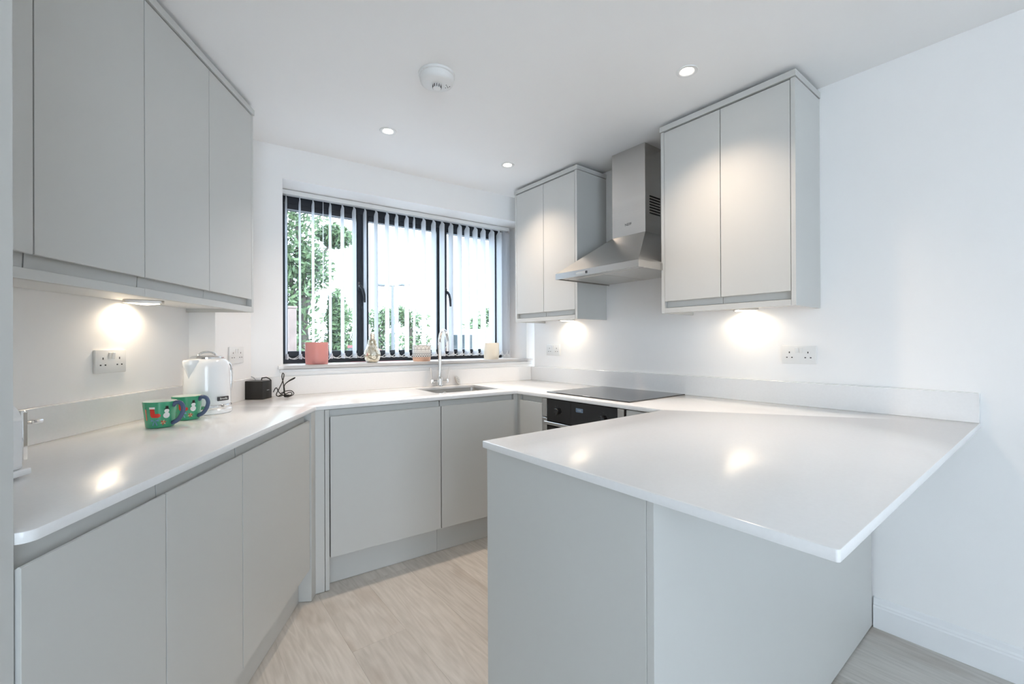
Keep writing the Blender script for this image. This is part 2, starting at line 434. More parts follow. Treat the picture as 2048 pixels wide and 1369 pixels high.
# ------------------------------------------------------------------ window
fv0, fv1 = 0.252, 0.318
G = [(0.413, 0.846), (0.934, 1.461), (1.543, 1.992)]
GZ0, GZ1 = 1.165, 2.086
win = bpy.data.objects.new('window_1', None); col.objects.link(win); win.matrix_world = FR['W']; BASE['window_1'] = V((0, 0, 0)); struct(win, 'anthracite aluminium three-pane window in a deep white reveal')
mb = MB().box((U0 + 0.001, fv0, SILL + 0.0005), (0.386, fv1, Z1 - 0.0005), 0.002).box((2.03, fv0, SILL + 0.0005), (2.058, fv1, Z1 - 0.0005), 0.002)
mb.box((0.386, fv0, SILL + 0.0005), (2.03, fv1, GZ0 - 0.035), 0.002).box((0.386, fv0, GZ1 + 0.035), (2.03, fv1, Z1 - 0.0005), 0.002)
mb.build('window_frame', 'alu', win)
for a, b in ((0.878, 0.912), (1.478, 1.512)):
    MB().box((a, fv0, GZ0 - 0.035), (b, fv1, GZ1 + 0.035), 0.002).build('mullion', 'alu', win)
SASH = [(0.386, 0.878), (0.912, 1.478), (1.512, 2.03)]
for k, ((a, b), (s0, s1)) in enumerate(zip(G, SASH)):
    f0 = fv0 - (0.006 if k != 1 else -0.006)
    mb = MB().box((s0, f0, GZ0 - 0.035), (a, fv1 - 0.01, GZ1 + 0.035), 0.003).box((b, f0, GZ0 - 0.035), (s1, fv1 - 0.01, GZ1 + 0.035), 0.003)
    mb.box((a, f0, GZ0 - 0.035), (b, fv1 - 0.01, GZ0), 0.003).box((a, f0, GZ1), (b, fv1 - 0.01, GZ1 + 0.035), 0.003)
    sash = mb.build('sash', 'alu', win)
    MB().box((a - 0.004, 0.283, GZ0 - 0.004), (b + 0.004, 0.289, GZ1 + 0.004)).build('pane', 'glass', sash)
    MB().box((a, f0 + 0.004, GZ1 - 0.004), (b, f0 + 0.010, GZ1 - 0.001)).build('glazing_bead', 'post', sash)
    if k != 1:
        hu = 0.865 if k == 0 else 1.528
        sgn = 1 if k == 0 else 1
        mb = MB().box((hu - 0.012, f0 - 0.010, 1.585), (hu + 0.012, f0, 1.645), 0.003)
        mb.tube([(hu, f0 - 0.008, 1.615), (hu, f0 - 0.035, 1.613), (hu + 0.012, f0 - 0.04, 1.59), (hu + 0.022, f0 - 0.04, 1.55), (hu + 0.026, f0 - 0.04, 1.50)], [0.009, 0.010, 0.010, 0.009, 0.008], 10)
        MB.build(mb, 'window_handle', 'alu', sash, smooth=50)
mb = MB()
sp = [(DEEP - 0.09, SILL), (-0.018, SILL), (-0.024, SILL - 0.004), (-0.026, SILL - 0.012), (-0.024, SILL - 0.019), (-0.018, SILL - 0.0225), (DEEP - 0.09, SILL - 0.0225)]
mb.profile(sp, U0 + 0.001, U1 - 0.001)
mb.profile([(-0.0005, SILL), (-0.018, SILL), (-0.024, SILL - 0.004), (-0.026, SILL - 0.012), (-0.024, SILL - 0.019), (-0.018, SILL - 0.0225), (-0.0005, SILL - 0.0225)], 0.328, wr - 0.003)
mb.box((0.335, -0.010, SILL - 0.042), (wr - 0.004, -0.0005, SILL - 0.022), 0.003)
mb.build('window_sill', 'skirting', win, smooth=35)

# ------------------------------------------------------------------ vertical blind
bl = thing('vertical_blind', 'white vertical blind with open fabric slats hanging in the window reveal', 'blind', 'W', (1.22, 0.2, 2.155))
MB().box((U0 + 0.003, 0.178, 2.158), (2.093, 0.224, 2.187), 0.003).build('headrail', 'plastic', bl, smooth=30)
SL = [0.398, 0.477, 0.556, 0.617, 0.662, 0.740, 0.817, 0.891, 0.968, 1.047, 1.117, 1.193, 1.251, 1.326, 1.407, 1.478, 1.554, 1.630, 1.697, 1.771, 1.846, 1.928, 2.002, 2.052, 2.078]
hw, z0s, z1s = 0.0443, 1.118, 2.148
bow = []
for k in range(7):
    s = -1 + 2 * k / 6; bow.append((0.0035 * (1 - s * s), hw * s))
smb = MB()
for sgn_, off in ((1, 0),):
    prev = None
    zs = [(z0s, 1.0), (2.122, 1.0), (2.136, 0.72), (2.142, 0.40), (z1s + 0.008, 0.34)]
    rows = []
    for z, wsc in zs:
        rows.append([smb.bm.verts.new((bx * (1.0), by * wsc, z - 2.155)) for bx, by in bow])
    for A, B in zip(rows, rows[1:]):
        for k in range(6): smb.bm.faces.new((A[k], A[k + 1], B[k + 1], B[k]))
slat_me = bpy.data.meshes.new('slat'); smb.bm.to_mesh(slat_me); smb.bm.free(); slat_me.materials.append(M['slat'])
for p in slat_me.polygons: p.use_smooth = True
wmb = MB().box((-0.0015, -hw + 0.002, z0s - 0.004 - 2.155), (0.0055, hw - 0.002, z0s + 0.030 - 2.155), 0.0015)
wme = bpy.data.meshes.new('slat_weight'); wmb.bm.to_mesh(wme); wmb.bm.free(); wme.materials.append(M['slat'])
rnd = random.Random(3); rots = []
for k, u in enumerate(SL):
    o = bpy.data.objects.new('slat', slat_me); col.objects.link(o); o.parent = bl
    o.location = (u - 1.22, 0, 0); a = math.radians(rnd.uniform(-2.2, 2.2)) + (0.16 if k in (3, 12) else 0) - (0.10 if k == 23 else 0)
    o.rotation_euler = (0, 0, -a); rots.append(a)
    w = bpy.data.objects.new('slat_weight', wme); col.objects.link(w); w.parent = o
mb = MB()
for sd in (-1, 1):
    for (ua, aa), (ub, ab) in zip(zip(SL, rots), zip(SL[1:], rots[1:])):
        pa = V((ua + sd * 0.04 * math.sin(aa), 0.2 + sd * 0.040, z0s + 0.020)); pb = V((ub + sd * 0.04 * math.sin(ab), 0.2 + sd * 0.040, z0s + 0.020))
        sag = 0.022 if (ub - ua) > 0.06 else 0.03
        pts = [pa.lerp(pb, q / 8) - V((0, 0, sag * (1 - (2 * q / 8 - 1) ** 2))) for q in range(9)]
        mb.tube(pts, 0.0012, 5)
        for q in range(1, 16):
            s = q / 16; p = pa.lerp(pb, s) - V((0, 0, sag * (1 - (2 * s - 1) ** 2)))
            mb.box(p - V((0.0021,) * 3), p + V((0.0021,) * 3))
mb.build('bead_chain', 'plastic', bl)['kind'] = 'stuff'

# ------------------------------------------------------------------ worktop with upstands
def fill_slab(outer, holes, z0, z1, bev):
    t = bmesh.new(); edges = []
    for loop in [outer] + holes:
        vs_ = [t.verts.new((p[0], p[1], z1)) for p in loop]
        edges += [t.edges.new((vs_[k], vs_[(k + 1) % len(vs_)])) for k in range(len(vs_))]
    bmesh.ops.triangle_fill(t, use_beauty=True, use_dissolve=False, edges=edges)
    bmesh.ops.recalc_face_normals(t, faces=t.faces)
    if sum(f.normal.z for f in t.faces) < 0: bmesh.ops.reverse_faces(t, faces=t.faces)
    top = list(t.faces)
    r = bmesh.ops.extrude_face_region(t, geom=top)
    bmesh.ops.translate(t, verts=[e for e in r['geom'] if isinstance(e, bmesh.types.BMVert)], vec=(0, 0, z0 - z1))
    bmesh.ops.recalc_face_normals(t, faces=t.faces)
    sharp = [e for e in t.edges if len(e.link_faces) == 2 and e.calc_face_angle(0) > 1.0 and abs(e.verts[0].co.z - e.verts[1].co.z) < 1e-6]
    bmesh.ops.bevel(t, geom=sharp, offset=bev, segments=2, profile=0.5, affect='EDGES')
    return t


def wpt(u, v): return wn * (DW + v) + wd * u


e = 0.0008
SK = (1.13, 1.58, -0.46, -0.10)
hole = rounded([wpt(SK[0], SK[2]), wpt(SK[1], SK[2]), wpt(SK[1], SK[3]), wpt(SK[0], SK[3])], [0.025] * 4)
pts = [Lp(0.7955, e), Lp(0.7955, DL * -1 + LF), cross(wn, WF, ln, LF), cross(wn, WF, RX, XR), (XR, YI, 0), (XT, YI, 0), (XT, YO, 0),
       (WALL_X - e, YO, 0), cross(RX, WALL_X - e, wn, DW - e), cross(ln, DL + BOXW + e, wn, DW - e), Lp(BOXT - e, BOXW + e), Lp(BOXT - e, e)]
rad = [0, 0.022, 0.004, 0.004, 0.004, 0.006, 0.006, 0, 0, 0, 0, 0]
wt = thing('worktop', 'continuous white quartz worktop wrapping round the kitchen into the peninsula', 'worktop', 'G', (1.2, 1.6, UNDER))
mb = MB(); mb.bm = fill_slab(rounded(pts, rad), [hole], UNDER, TOP, 0.0018)
mb.build('slab', 'quartz', wt, smooth=40)
z0, z1 = TOP + 0.0001, UPS
def ups(a, b, inward, th=0.019):
    a = V((a[0], a[1], 0)); b = V((b[0], b[1], 0))
    q = [a, b, b + inward * th, a + inward * th]
    MB().prism(q, z0, z1, 0.0006).build('upstand', 'quartz', wt)
ups(Lp(0.7955, e), Lp(BOXT - 0.0205, e), ln)
ups(Lp(BOXT - e, e), Lp(BOXT - e, BOXW + 0.0195), -ld)
c2 = cross(ln, DL + BOXW + e, wn, DW - 0.021)
ups(Lp(BOXT, BOXW + e), c2, ln)
c3 = cross(ln, DL + BOXW + e, wn, DW - e); c4 = cross(RX, WALL_X - 0.0205, wn, DW - e)
ups(c3, c4, -wn)
ups((WALL_X - e, YO + 0.001), cross(RX, WALL_X - e, wn, DW - e), -RX)

# ------------------------------------------------------------------ sink, tap, strainer
sk = thing('sink', 'stainless steel undermount sink set into the white worktop below the window', 'sink', 'W', (1.355, -0.28, 0.72))
o_ = 0.008
outer = [(SK[0] - o_, SK[2] - o_), (SK[1] + o_, SK[2] - o_), (SK[1] + o_, SK[3] + o_), (SK[0] - o_, SK[3] + o_)]
mb = MB(); t = mb.bm
ro = rounded(outer, [0.03] * 4); rows = []
for z, s in ((0.8895, 1.0), (0.735, 0.985), (0.722, 0.95)):
    rows.append([t.verts.new((1.355 + (p[0] - 1.355) * s, -0.28 + (p[1] + 0.28) * s, z)) for p in ro])
for A, B in zip(rows, rows[1:]):
    for k in range(len(A)): t.faces.new((A[k], A[(k + 1) % len(A)], B[(k + 1) % len(A)], B[k]))
t.faces.new(rows[-1]); rim = [t.verts.new((1.355 + (p[0] - 1.355) * 1.06, -0.28 + (p[1] + 0.28) * 1.06, 0.8895)) for p in ro]
for k in range(len(rim)): t.faces.new((rows[0][k], rows[0][(k + 1) % len(rim)], rim[(k + 1) % len(rim)], rim[k]))
bmesh.ops.recalc_face_normals(t, faces=t.faces); bmesh.ops.reverse_faces(t, faces=t.faces)
mb.build('bowl', 'steelh', sk, smooth=40)
MB().lathe([(0, 0.001), (0.020, 0.001), (0.043, 0.003), (0.045, 0), (0.0, 0)], (1.355, -0.28, 0.7222), 28).build('waste_outlet', 'chrome', sk, smooth=40)
ov = MB().lathe([(0, 0.002), (0.012, 0.003), (0.016, 0.001), (0.016, -0.002), (0, -0.002)], (1.352, -0.0955, 0.858), 24, Matrix.Rotation(PI / 2, 3, 'X')).build('overflow', 'chrome', sk, smooth=40)
MB().lathe([(0, 0.0032), (0.009, 0.0032), (0.009, 0.001), (0, 0.001)], (1.352, -0.0955, 0.858), 20, Matrix.Rotation(PI / 2, 3, 'X')).build('overflow_hole', 'dark', ov)

tp = thing('tap', 'chrome swan-neck mixer tap with two lever handles behind the sink', 'tap', 'W', (1.334, -0.06, TOP))
MB().lathe([(0, 0.0005), (0.027, 0.0005), (0.027, 0.006), (0.021, 0.010), (0.0195, 0.052), (0.017, 0.062), (0.013, 0.070), (0, 0.070)], (1.334, -0.06, TOP), 28).build('body', 'chrome', tp, smooth=40)
sp = [(1.334, -0.06, TOP + 0.06), (1.334, -0.06, 1.10), (1.334, -0.06, 1.215)]
for k in range(1, 13):
    a = PI * k / 12; sp.append((1.334, -0.06 - 0.062 * (1 - math.cos(a)), 1.215 + 0.088 * math.sin(a)))
sp += [(1.334, -0.184, 1.19), (1.334, -0.184, 1.172)]
spo = MB().tube(sp, 0.0115, 16).build('spout', 'chrome', tp, smooth=50)
MB().lathe([(0, 0), (0.0135, 0), (0.0135, 0.028), (0.0115, 0.030), (0, 0.030)], (1.334, -0.184, 1.158), 20).build('nozzle', 'chrome', spo, smooth=40)
for s in (-1, 1):
    ar = MB().tube([(1.334, -0.06, TOP + 0.036), (1.334 + s * 0.062, -0.06, TOP + 0.036)], 0.009, 14)
    ar.lathe([(0, -0.014), (0.0115, -0.014), (0.0115, 0.014), (0, 0.014)], (1.334 + s * 0.060, -0.06, TOP + 0.036), 18)
    ar = ar.build('side_arm', 'chrome', tp, smooth=50)
    MB().tube([(1.334 + s * 0.060, -0.06, TOP + 0.045), (1.334 + s * 0.066, -0.062, TOP + 0.09), (1.334 + s * 0.072, -0.066, TOP + 0.132)], [0.005, 0.0055, 0.006], 10, flat=0.6).build('lever', 'chrome', ar, smooth=50)

st = thing('sink_strainer', 'round steel sink plug leaning against the upstand beside the tap', 'sink plug', 'W', (1.478, -0.045, TOP))
R1 = Matrix.Rotation(math.radians(38), 3, 'Z') @ Matrix.Rotation(math.radians(68), 3, 'X')
cst = V((1.478, -0.052, TOP + 0.0335))
MB().lathe([(0, 0.003), (0.022, 0.003), (0.030, 0.006), (0.034, 0.004), (0.034, 0.001), (0.028, 0.0), (0.022, -0.001), (0, -0.001)], cst, 30, R1).build('disc', 'steelh', st, smooth=40)
MB().lathe([(0, 0.012), (0.006, 0.012), (0.004, 0.003), (0, 0.003)], cst, 14, R1).build('knob', 'chrome', st, smooth=50)
for k in range(8):
    a = 2 * PI * k / 8
    p = cst + R1 @ V((0.015 * math.cos(a), 0.015 * math.sin(a), 0.0032)); MB().lathe([(0, 0.0004), (0.0022, 0.0004), (0.0022, -0.001), (0, -0.001)], p, 8, R1).build('drain_hole', 'hole', st)

# ------------------------------------------------------------------ cabinets
def jdoor(parent, ua, ub, za, zb, vf, groove, th=0.028, g=0.032, name='door'):
    gap = 0.0017
    ua += gap; ub -= gap
    if groove == 'top':
        pf = [(vf, za), (vf, zb - g), (vf + 0.004, zb - g + 0.002), (vf + 0.022, zb - g - 0.010), (vf + 0.0245, zb), (vf + th, zb), (vf + th, za)]
    elif groove == 'bottom':
        pf = [(vf, zb), (vf, za + g), (vf + 0.004, za + g - 0.002), (vf + 0.022, za + g + 0.010), (vf + 0.0245, za), (vf + th, za), (vf + th, zb)]
    else:
        pf = [(vf, za), (vf, zb), (vf + th, zb), (vf + th, za)]
    return MB().profile(pf, ua, ub, 0.0006).build(name, 'cab', parent)


def base_unit(label, fr, ua, ub, front, doors, depth, plinth_v, cat='cabinet', name='base_cabinet', group=None):
    """front = v of the door faces; doors = list of (ua, ub)"""
    t = thing(name, label, cat, fr, ((ua + ub) / 2, front + depth / 2, 0), group)
    b0 = front + 0.0295
    mb = MB().box((ua + 0.0004, b0, 0.15), (ua + 0.018, -0.03, 0.872)).box((ub - 0.018, b0, 0.15), (ub - 0.0004, -0.03, 0.872))
    mb.box((ua + 0.018, b0, 0.15), (ub - 0.018, -0.03, 0.168)).box((ua + 0.018, -0.038, 0.168), (ub - 0.018, -0.03, 0.872)).box((ua + 0.018, b0, 0.855), (ub - 0.018, b0 + 0.08, 0.872))
    mb.build('carcass', 'carcass', t)
    for a, b in doors: jdoor(t, a, b, 0.157, 0.884, front, 'top')
    MB().box((ua, plinth_v, 0.002), (ub, plinth_v + 0.016, 0.148)).build('plinth', 'cab', t)
    return t


# left run
LV = -(LF - DL)                          # worktop front in L frame
lf = LV + 0.010
base_unit('grey handleless two-door base cabinet next to the tall unit', 'L', 0.796, 1.522, lf, [(0.796, 1.150), (1.150, 1.522)], 0.57, LV + 0.062)
base_unit('wide grey single-door base unit on the left run below the kettle', 'L', 1.524, 2.158, lf, [(1.524, 2.158)], 0.57, LV + 0.062)
# corner post between left and window runs
s = 0.0045
cp = thing('corner_post', 'grey angled corner post joining left and window cabinet runs', 'corner post', 'G', (*cross(wn, WF + s, ln, LF - s)[:2], 0))
q = [Lp(2.163, 0.545), Lp(2.163, LF - DL - s), cross(wn, WF + s, ln, LF - s), wpt(0.459, -(DW - WF) + s), wpt(0.459, -0.545)]
MB().prism(q, 0.002, 0.889, 0.001).build('post_body', 'cab', cp)
WV = -(DW - WF); wf_ = WV + 0.010
ep = MB().box((0.4615, WV + s, 0.002), (0.481, -0.04, 0.889), 0.0008)
epo = thing('end_panel', 'grey full-height end panel between corner post and window-run doors', 'panel', 'W', (0.471, WV + 0.1, 0))
ep.build('panel_board', 'cab', epo)
base_unit('wide grey single-door base unit below the window, next to the angled corner post', 'W', 0.486, 1.083, wf_, [(0.486, 1.083)], 0.57, WV + 0.072)
base_unit('grey single-door sink cabinet under the sink', 'W', 1.085, 1.590, wf_, [(1.085, 1.590)], 0.57, WV + 0.072, name='sink_cabinet')
# right corner fillers
rf = -(WALL_X - XR) + 0.010              # v of the right run fronts in R frame
cr = cross(wn, WF + 0.010, RX, XR + 0.010)
cf = thing('corner_filler', 'grey corner filler strip between sink cabinet and oven', 'filler panel', 'G', (*cr[:2], 0))
q = [wpt(1.592, wf_ + 0.008), cross(wn, WF + 0.018, RX, XR + 0.018), (XR + 0.018, 2.165, 0), (XR + 0.04, 2.165, 0), cross(wn, WF + 0.04, RX, XR + 0.04), wpt(1.592, wf_ + 0.03)]
MB().prism(q, 0.002, 0.889, 0.0008).build('filler_board', 'cab', cf)
nf = thing('narrow_cabinet', 'narrow grey base cabinet door between corner filler and oven', 'cabinet', 'R', (-2.055, rf + 0.2, 0))
jdoor(nf, -2.162, -1.949, 0.157, 0.884, rf, 'top')
MB().box((-2.16, rf + 0.0295, 0.15), (-1.951, -0.05, 0.872)).build('carcass', 'carcass', nf)
MB().box((-2.16, rf + 0.06, 0.002), (-1.951, rf + 0.076, 0.148)).build('plinth', 'cab', nf)

# oven
ov = thing('oven', 'black glass built-under oven with steel trim below the hob', 'oven', 'R', (-1.645, rf + 0.25, 0.12))
MB().box((-1.944, rf + 0.022, 0.155), (-1.346, -0.06, 0.886)).build('casing', 'dark', ov)
fas = MB().box((-1.905, rf - 0.004, 0.757), (-1.392, rf + 0.02, 0.886), 0.0015).build('control_panel', 'blackglass', ov)
for ua, ub in ((-1.9435, -1.906), (-1.391, -1.352)):
    MB().box((ua, rf - 0.004, 0.778), (ub, rf + 0.02, 0.886), 0.001).build('side_trim', 'steel', ov)
    MB().box((ua, rf - 0.004, 0.165), (ub, rf + 0.02, 0.772), 0.001).build('side_trim', 'steel', ov)
MB().box((-1.905, rf - 0.003, 0.165), (-1.392, rf + 0.02, 0.728), 0.0015).build('oven_door', 'blackglass', ov)
MB().box((-1.930, rf - 0.006, 0.733), (-1.367, rf + 0.018, 0.752), 0.002).build('steel_strip', 'steel', ov)
for ku in (-1.813, -1.481):
    kn = MB().lathe([(0, 0.016), (0.014, 0.016), (0.017, 0.013), (0.018, 0), (0, 0)], (ku, rf - 0.004, 0.822), 28, Matrix.Rotation(PI / 2, 3, 'X')).build('knob', 'blackglass', ov, smooth=40)
    MB().box((ku - 0.001, rf - 0.0206, 0.808), (ku + 0.001, rf - 0.0196, 0.836)).build('pointer', 'badge', kn)
    mb = MB()
    for k in range(10):
        a = 2 * PI * k / 10 + 0.3
        mb.box((ku + 0.031 * math.cos(a) - 0.0014, rf - 0.0046, 0.822 + 0.031 * math.sin(a) - 0.0014), (ku + 0.031 * math.cos(a) + 0.0014, rf - 0.004, 0.822 + 0.031 * math.sin(a) + 0.0014))
    mb.build('dial_marks', 'badge', fas)
MB().box((-1.672, rf - 0.0046, 0.834), (-1.620, rf - 0.004, 0.856)).build('display', 'display', fas)
text('12:00', 0.012, 'post', fas, face_mtx((-1.646, rf - 0.0049, 0.845), (1, 0, 0), (0, 0, 1)), 'clock_digits')
# filler between oven and peninsula
fl = thing('filler_panel', 'grey filler panel between oven and peninsula', 'filler panel', 'R', (-1.24, rf + 0.02, 0))
MB().box((-1.340, rf, 0.002), (-1.128, rf + 0.02, 0.884), 0.0008).build('panel_board', 'cab', fl)

# hob
hb = thing('hob', 'black glass ceramic hob set on the white worktop', 'hob', 'G', (2.08, 1.67, TOP))
MB().box((1.822, 1.368, TOP + 0.0003), (2.335, 1.978, TOP + 0.006), 0.0015).build('glass_plate', 'hobglass', hb)
MB().box((1.826, 1.640, TOP + 0.006), (1.836, 1.690, TOP + 0.0066)).build('control_mark', 'white', hb)

# peninsula
pn = thing('peninsula_cabinet', 'grey peninsula cabinet with plain end panel and tall back panel', 'cabinet', 'G', (1.5, 0.8, 0))
MB().box((0.782, 0.5475, 0.002), (0.800, 1.122, 0.889), 0.0008).build('end_panel', 'cab', pn)
MB().box((0.782, 0.5285, 0.006), (WALL_X - 0.0175, 0.5465, 0.889), 0.0008).build('back_panel', 'cab', pn)
MB().box((0.802, 0.549, 0.15), (1.72, 1.096, 0.872)).build('carcass', 'carcass', pn)
for a, b in ((0.804, 1.30), (1.302, 1.75)):
    MB().box((a, 1.098, 0.157), (b - 0.002, 1.118, 0.853), 0.0008).build('door', 'cab', pn)
MB().box((0.802, 1.04, 0.002), (1.745, 1.056, 0.148)).build('plinth', 'cab', pn)

# tall unit at the near end of the left run
tl = thing('tall_unit', 'tall grey larder unit closing off the left worktop', 'tall cabinet', 'L', (0.5, -0.3, 0))
tf = LV + 0.017
MB().box((0.772, tf, 0.002), (0.7945, -0.002, 2.362), 0.0008).build('end_panel', 'cab', tl)
MB().box((0.182, tf + 0.0295, 0.15), (0.770, -0.002, 2.33)).build('carcass', 'carcass', tl)
jdoor(tl, 0.182, 0.770, 0.157, 0.884, tf, 'top')
MB().profile([(tf, 0.892), (tf, 2.33), (tf + 0.02, 2.33), (tf + 0.02, 0.892)], 0.1835, 0.7687, 0.0008).build('door', 'cab', tl)
MB().box((0.182, tf + 0.06, 0.002), (0.770, tf + 0.076, 0.148)).build('plinth', 'cab', tl)
MB().box((0.182, tf, 2.333), (0.771, -0.002, 2.362), 0.0008).build('cornice', 'cab', tl)


def wall_unit(label, fr, ua, ub, doors, depth, ends, group=None, cornice=True):
    """wall cabinet: ua..ub outer, ends = which end panels exist"""
    t = thing('wall_cabinet', label, 'cabinet', fr, ((ua + ub) / 2, -depth / 2, 1.367), group)
    vf = -depth
    ia, ib = ua, ub
    if 'a' in ends: MB().box((ua, vf, 1.367), (ua + 0.0185, -0.001, 2.331), 0.0008).build('end_panel', 'cab', t); ia = ua + 0.019
    if 'b' in ends: MB().box((ub - 0.0185, vf, 1.367), (ub, -0.001, 2.331), 0.0008).build('end_panel', 'cab', t); ib = ub - 0.019
    MB().box((ia + 0.0003, vf + 0.0295, 1.3875), (ib - 0.0003, -0.001, 2.329)).build('carcass', 'carcass', t)
    MB().box((ia + 0.0003, vf + 0.019, 1.384), (ib - 0.0003, -0.0015, 1.3872)).build('underside_board', 'under', t)
    MB().box((ia + 0.0003, vf, 1.3675), (ib - 0.0003, vf + 0.018, 1.3935), 0.0008).build('light_pelmet', 'cab', t)
    for a, b in doors: jdoor(t, a, b, 1.397, 2.3265, vf, 'bottom', g=0.033)
    if cornice: MB().box((ua - 0.004, vf - 0.006, 2.3335), (ub + 0.004, -0.001, 2.361), 0.001).build('cornice', 'cab', t)
    return t


wall_unit('light grey two-door wall cabinet next to the tall unit', 'L', 0.7955, 1.5425, [(0.7955, 1.172), (1.172, 1.5425)], 0.298, '', 'left run wall cabinets', False)
wall_unit('light grey two-door wall cabinet ending at the window wall boxing', 'L', 1.5430, 2.2885, [(1.5430, 1.909), (1.909, 2.2695)], 0.298, 'b', 'left run wall cabinets', False)
cn = thing('cornice', 'long grey cornice strip on top of the left wall cabinets', 'cornice', 'L', (1.5, -0.15, 2.3335))
MB().box((0.7955, -0.304, 2.3335), (2.2905, -0.001, 2.361), 0.001).build('cornice_board', 'cab', cn)
wall_unit('light grey two-door wall cabinet above the socket by the peninsula', 'R', -1.354, -0.714, [(-1.335, -1.034), (-1.034, -0.733)], 0.290, 'ab')
wall_unit('light grey two-door wall cabinet between window and cooker hood', 'R', -2.604, -1.966, [(-2.585, -2.287), (-2.287, -1.985)], 0.290, 'ab')


# under-cabinet triangular lights
def under_light(label, fr, u, off):
    t = thing('under_cabinet_light', label, 'light', fr, (u, -off, 1.366), 'under-cabinet lights')
    tri = [(u - 0.070, -off + 0.045), (u + 0.070, -off + 0.045), (u, -off - 0.075)]
    MB().prism(rounded(tri, [0.01] * 3), 1.372, 1.3838, 0.001).build('housing', 'steelh', t, smooth=40)
    c = V((u, -off + 0.005, 0)); tin = [((p[0] - c.x) * 0.78 + c.x, (p[1] - c.y) * 0.78 + c.y) for p in tri]
    MB().prism(rounded(tin, [0.008] * 3), 1.3705, 1.3722).build('diffuser', 'led', t)
    l = bpy.data.lights.new('led_glow', 'SPOT'); l.energy = LED_W; l.color = (1.0, 0.82, 0.60); l.shadow_soft_size = 0.02; l.spot_size = math.radians(165); l.spot_blend = 0.6
    lo = bpy.data.objects.new('led_glow', l); col.objects.link(lo); lo.parent = t; lo.location = (0, 0.045, 0.002); lo.rotation_euler = (math.radians(12), 0, 0)
    return t


under_light('warm triangular light under the left wall cabinets', 'L', 1.872, 0.085)
under_light('warm triangular light under the wall cabinet by the peninsula', 'R', -1.026, 0.085)
under_light('warm triangular light under the wall cabinet by the window', 'R', -2.279, 0.085)

# ------------------------------------------------------------------ cooker hood
hd = thing('cooker_hood', 'brushed steel chimney cooker hood above the hob', 'cooker hood', 'R', (-1.645, -0.25, 1.595))
ca, cb, cf_ = -1.945, -1.345, -0.5026
mb = MB().box((ca, cf_, 1.597), (cb, cf_ + 0.004, 1.632)).box((ca, cf_ + 0.004, 1.597), (ca + 0.004, -0.001, 1.632)).box((cb - 0.004, cf_ + 0.004, 1.597), (cb, -0.001, 1.632)).box((ca + 0.004, cf_ + 0.004, 1.606), (cb - 0.004, -0.001, 1.632))
mb.build('rim', 'steel', hd)
mb = MB(); t = mb.bm
lo_ = [t.verts.new(p) for p in ((ca, cf_, 1.632), (cb, cf_, 1.632), (cb, -0.001, 1.632), (ca, -0.001, 1.632))]
hi_ = [t.verts.new(p) for p in ((-1.772, -0.182, 1.858), (-1.528, -0.182, 1.858), (-1.528, -0.001, 1.858), (-1.772, -0.001, 1.858))]
for k in range(4): t.faces.new((lo_[k], lo_[(k + 1) % 4], hi_[(k + 1) % 4], hi_[k]))
t.faces.new(hi_); bmesh.ops.recalc_face_normals(t, faces=t.faces)
mb.build('canopy', 'steel', hd)
ch = MB().box((-1.770, -0.180, 1.8585), (-1.530, -0.001, H - 0.001), 0.0012).build('chimney', 'steel', hd)
for k in range(7):
    z = 1.972 + k * 0.0165
    MB().box((-1.5302, -0.135, z), (-1.5290, -0.03, z + 0.008)).build('vent_slot', 'hole', ch)
for a, b in ((-1.925, -1.648), (-1.642, -1.365)):
    MB().box((a, cf_ + 0.09, 1.6015), (b, -0.03, 1.6058), 0.001).build('grease_filter', 'steelh', hd)
MB().box((-1.93, cf_ + 0.012, 1.602), (-1.36, cf_ + 0.08, 1.6058)).build('lamp_strip', 'steelh', hd)
ctl = MB().box((-1.775, cf_ - 0.0012, 1.606), (-1.690, cf_, 1.618), 0.0005).build('slide_control', 'steelh', hd)
MB().box((-1.700, cf_ - 0.004, 1.606), (-1.690, cf_ - 0.001, 1.620)).build('slider', 'badge', ctl)
text('NEFF', 0.022, 'badge', ch, face_mtx((-1.650, -0.1805, 1.925), (1, 0, 0), (0, 0, 1)))

# ------------------------------------------------------------------ sockets
def socket(label, fr, ua, z0_=1.108):
    t = thing('double_socket', label, 'socket', fr, (ua + 0.073, -0.001, z0_), 'white double sockets')
    MB().box((ua, -0.0095, z0_), (ua + 0.146, -0.0005, z0_ + 0.086), 0.0025, 2).build('face_plate', 'plastic', t, smooth=40)
    for k in (0, 1):
        cx_ = ua + (0.034 if k == 0 else 0.112)
        su = ua + (0.058 if k == 0 else 0.076)
        MB().box((su, -0.0125, z0_ + 0.052), (su + 0.013, -0.0092, z0_ + 0.076), 0.001, rot=Matrix.Rotation(math.radians(5), 3, 'X')).build('switch', 'plastic', t)
        MB().box((cx_ - 0.002, -0.0099, z0_ + 0.050), (cx_ + 0.002, -0.0090, z0_ + 0.058)).build('pin_hole', 'hole', t)
        for sx in (-1, 1):
            MB().box((cx_ + sx * 0.011 - 0.0033, -0.0099, z0_ + 0.0275), (cx_ + sx * 0.011 + 0.0033, -0.0090, z0_ + 0.0320)).build('pin_hole', 'hole', t)
        MB().box((cx_ - 0.017, -0.0097, z0_ + 0.0215), (cx_ + 0.017, -0.0092, z0_ + 0.0225)).build('moulded_line', 'plastic', t)


socket('white double socket on the left wall above the mugs', 'L', 1.733)
socket('white double socket on the wall by the peninsula', 'R', -0.875)
socket('white double socket near the window corner under the small wall cabinet', 'R', -2.563, 1.115)
FR['B'] = frame(ln * (DL + BOXW), ld, -ln)
socket('white double socket on the boxing behind the kettle', 'B', 2.408, 1.112)

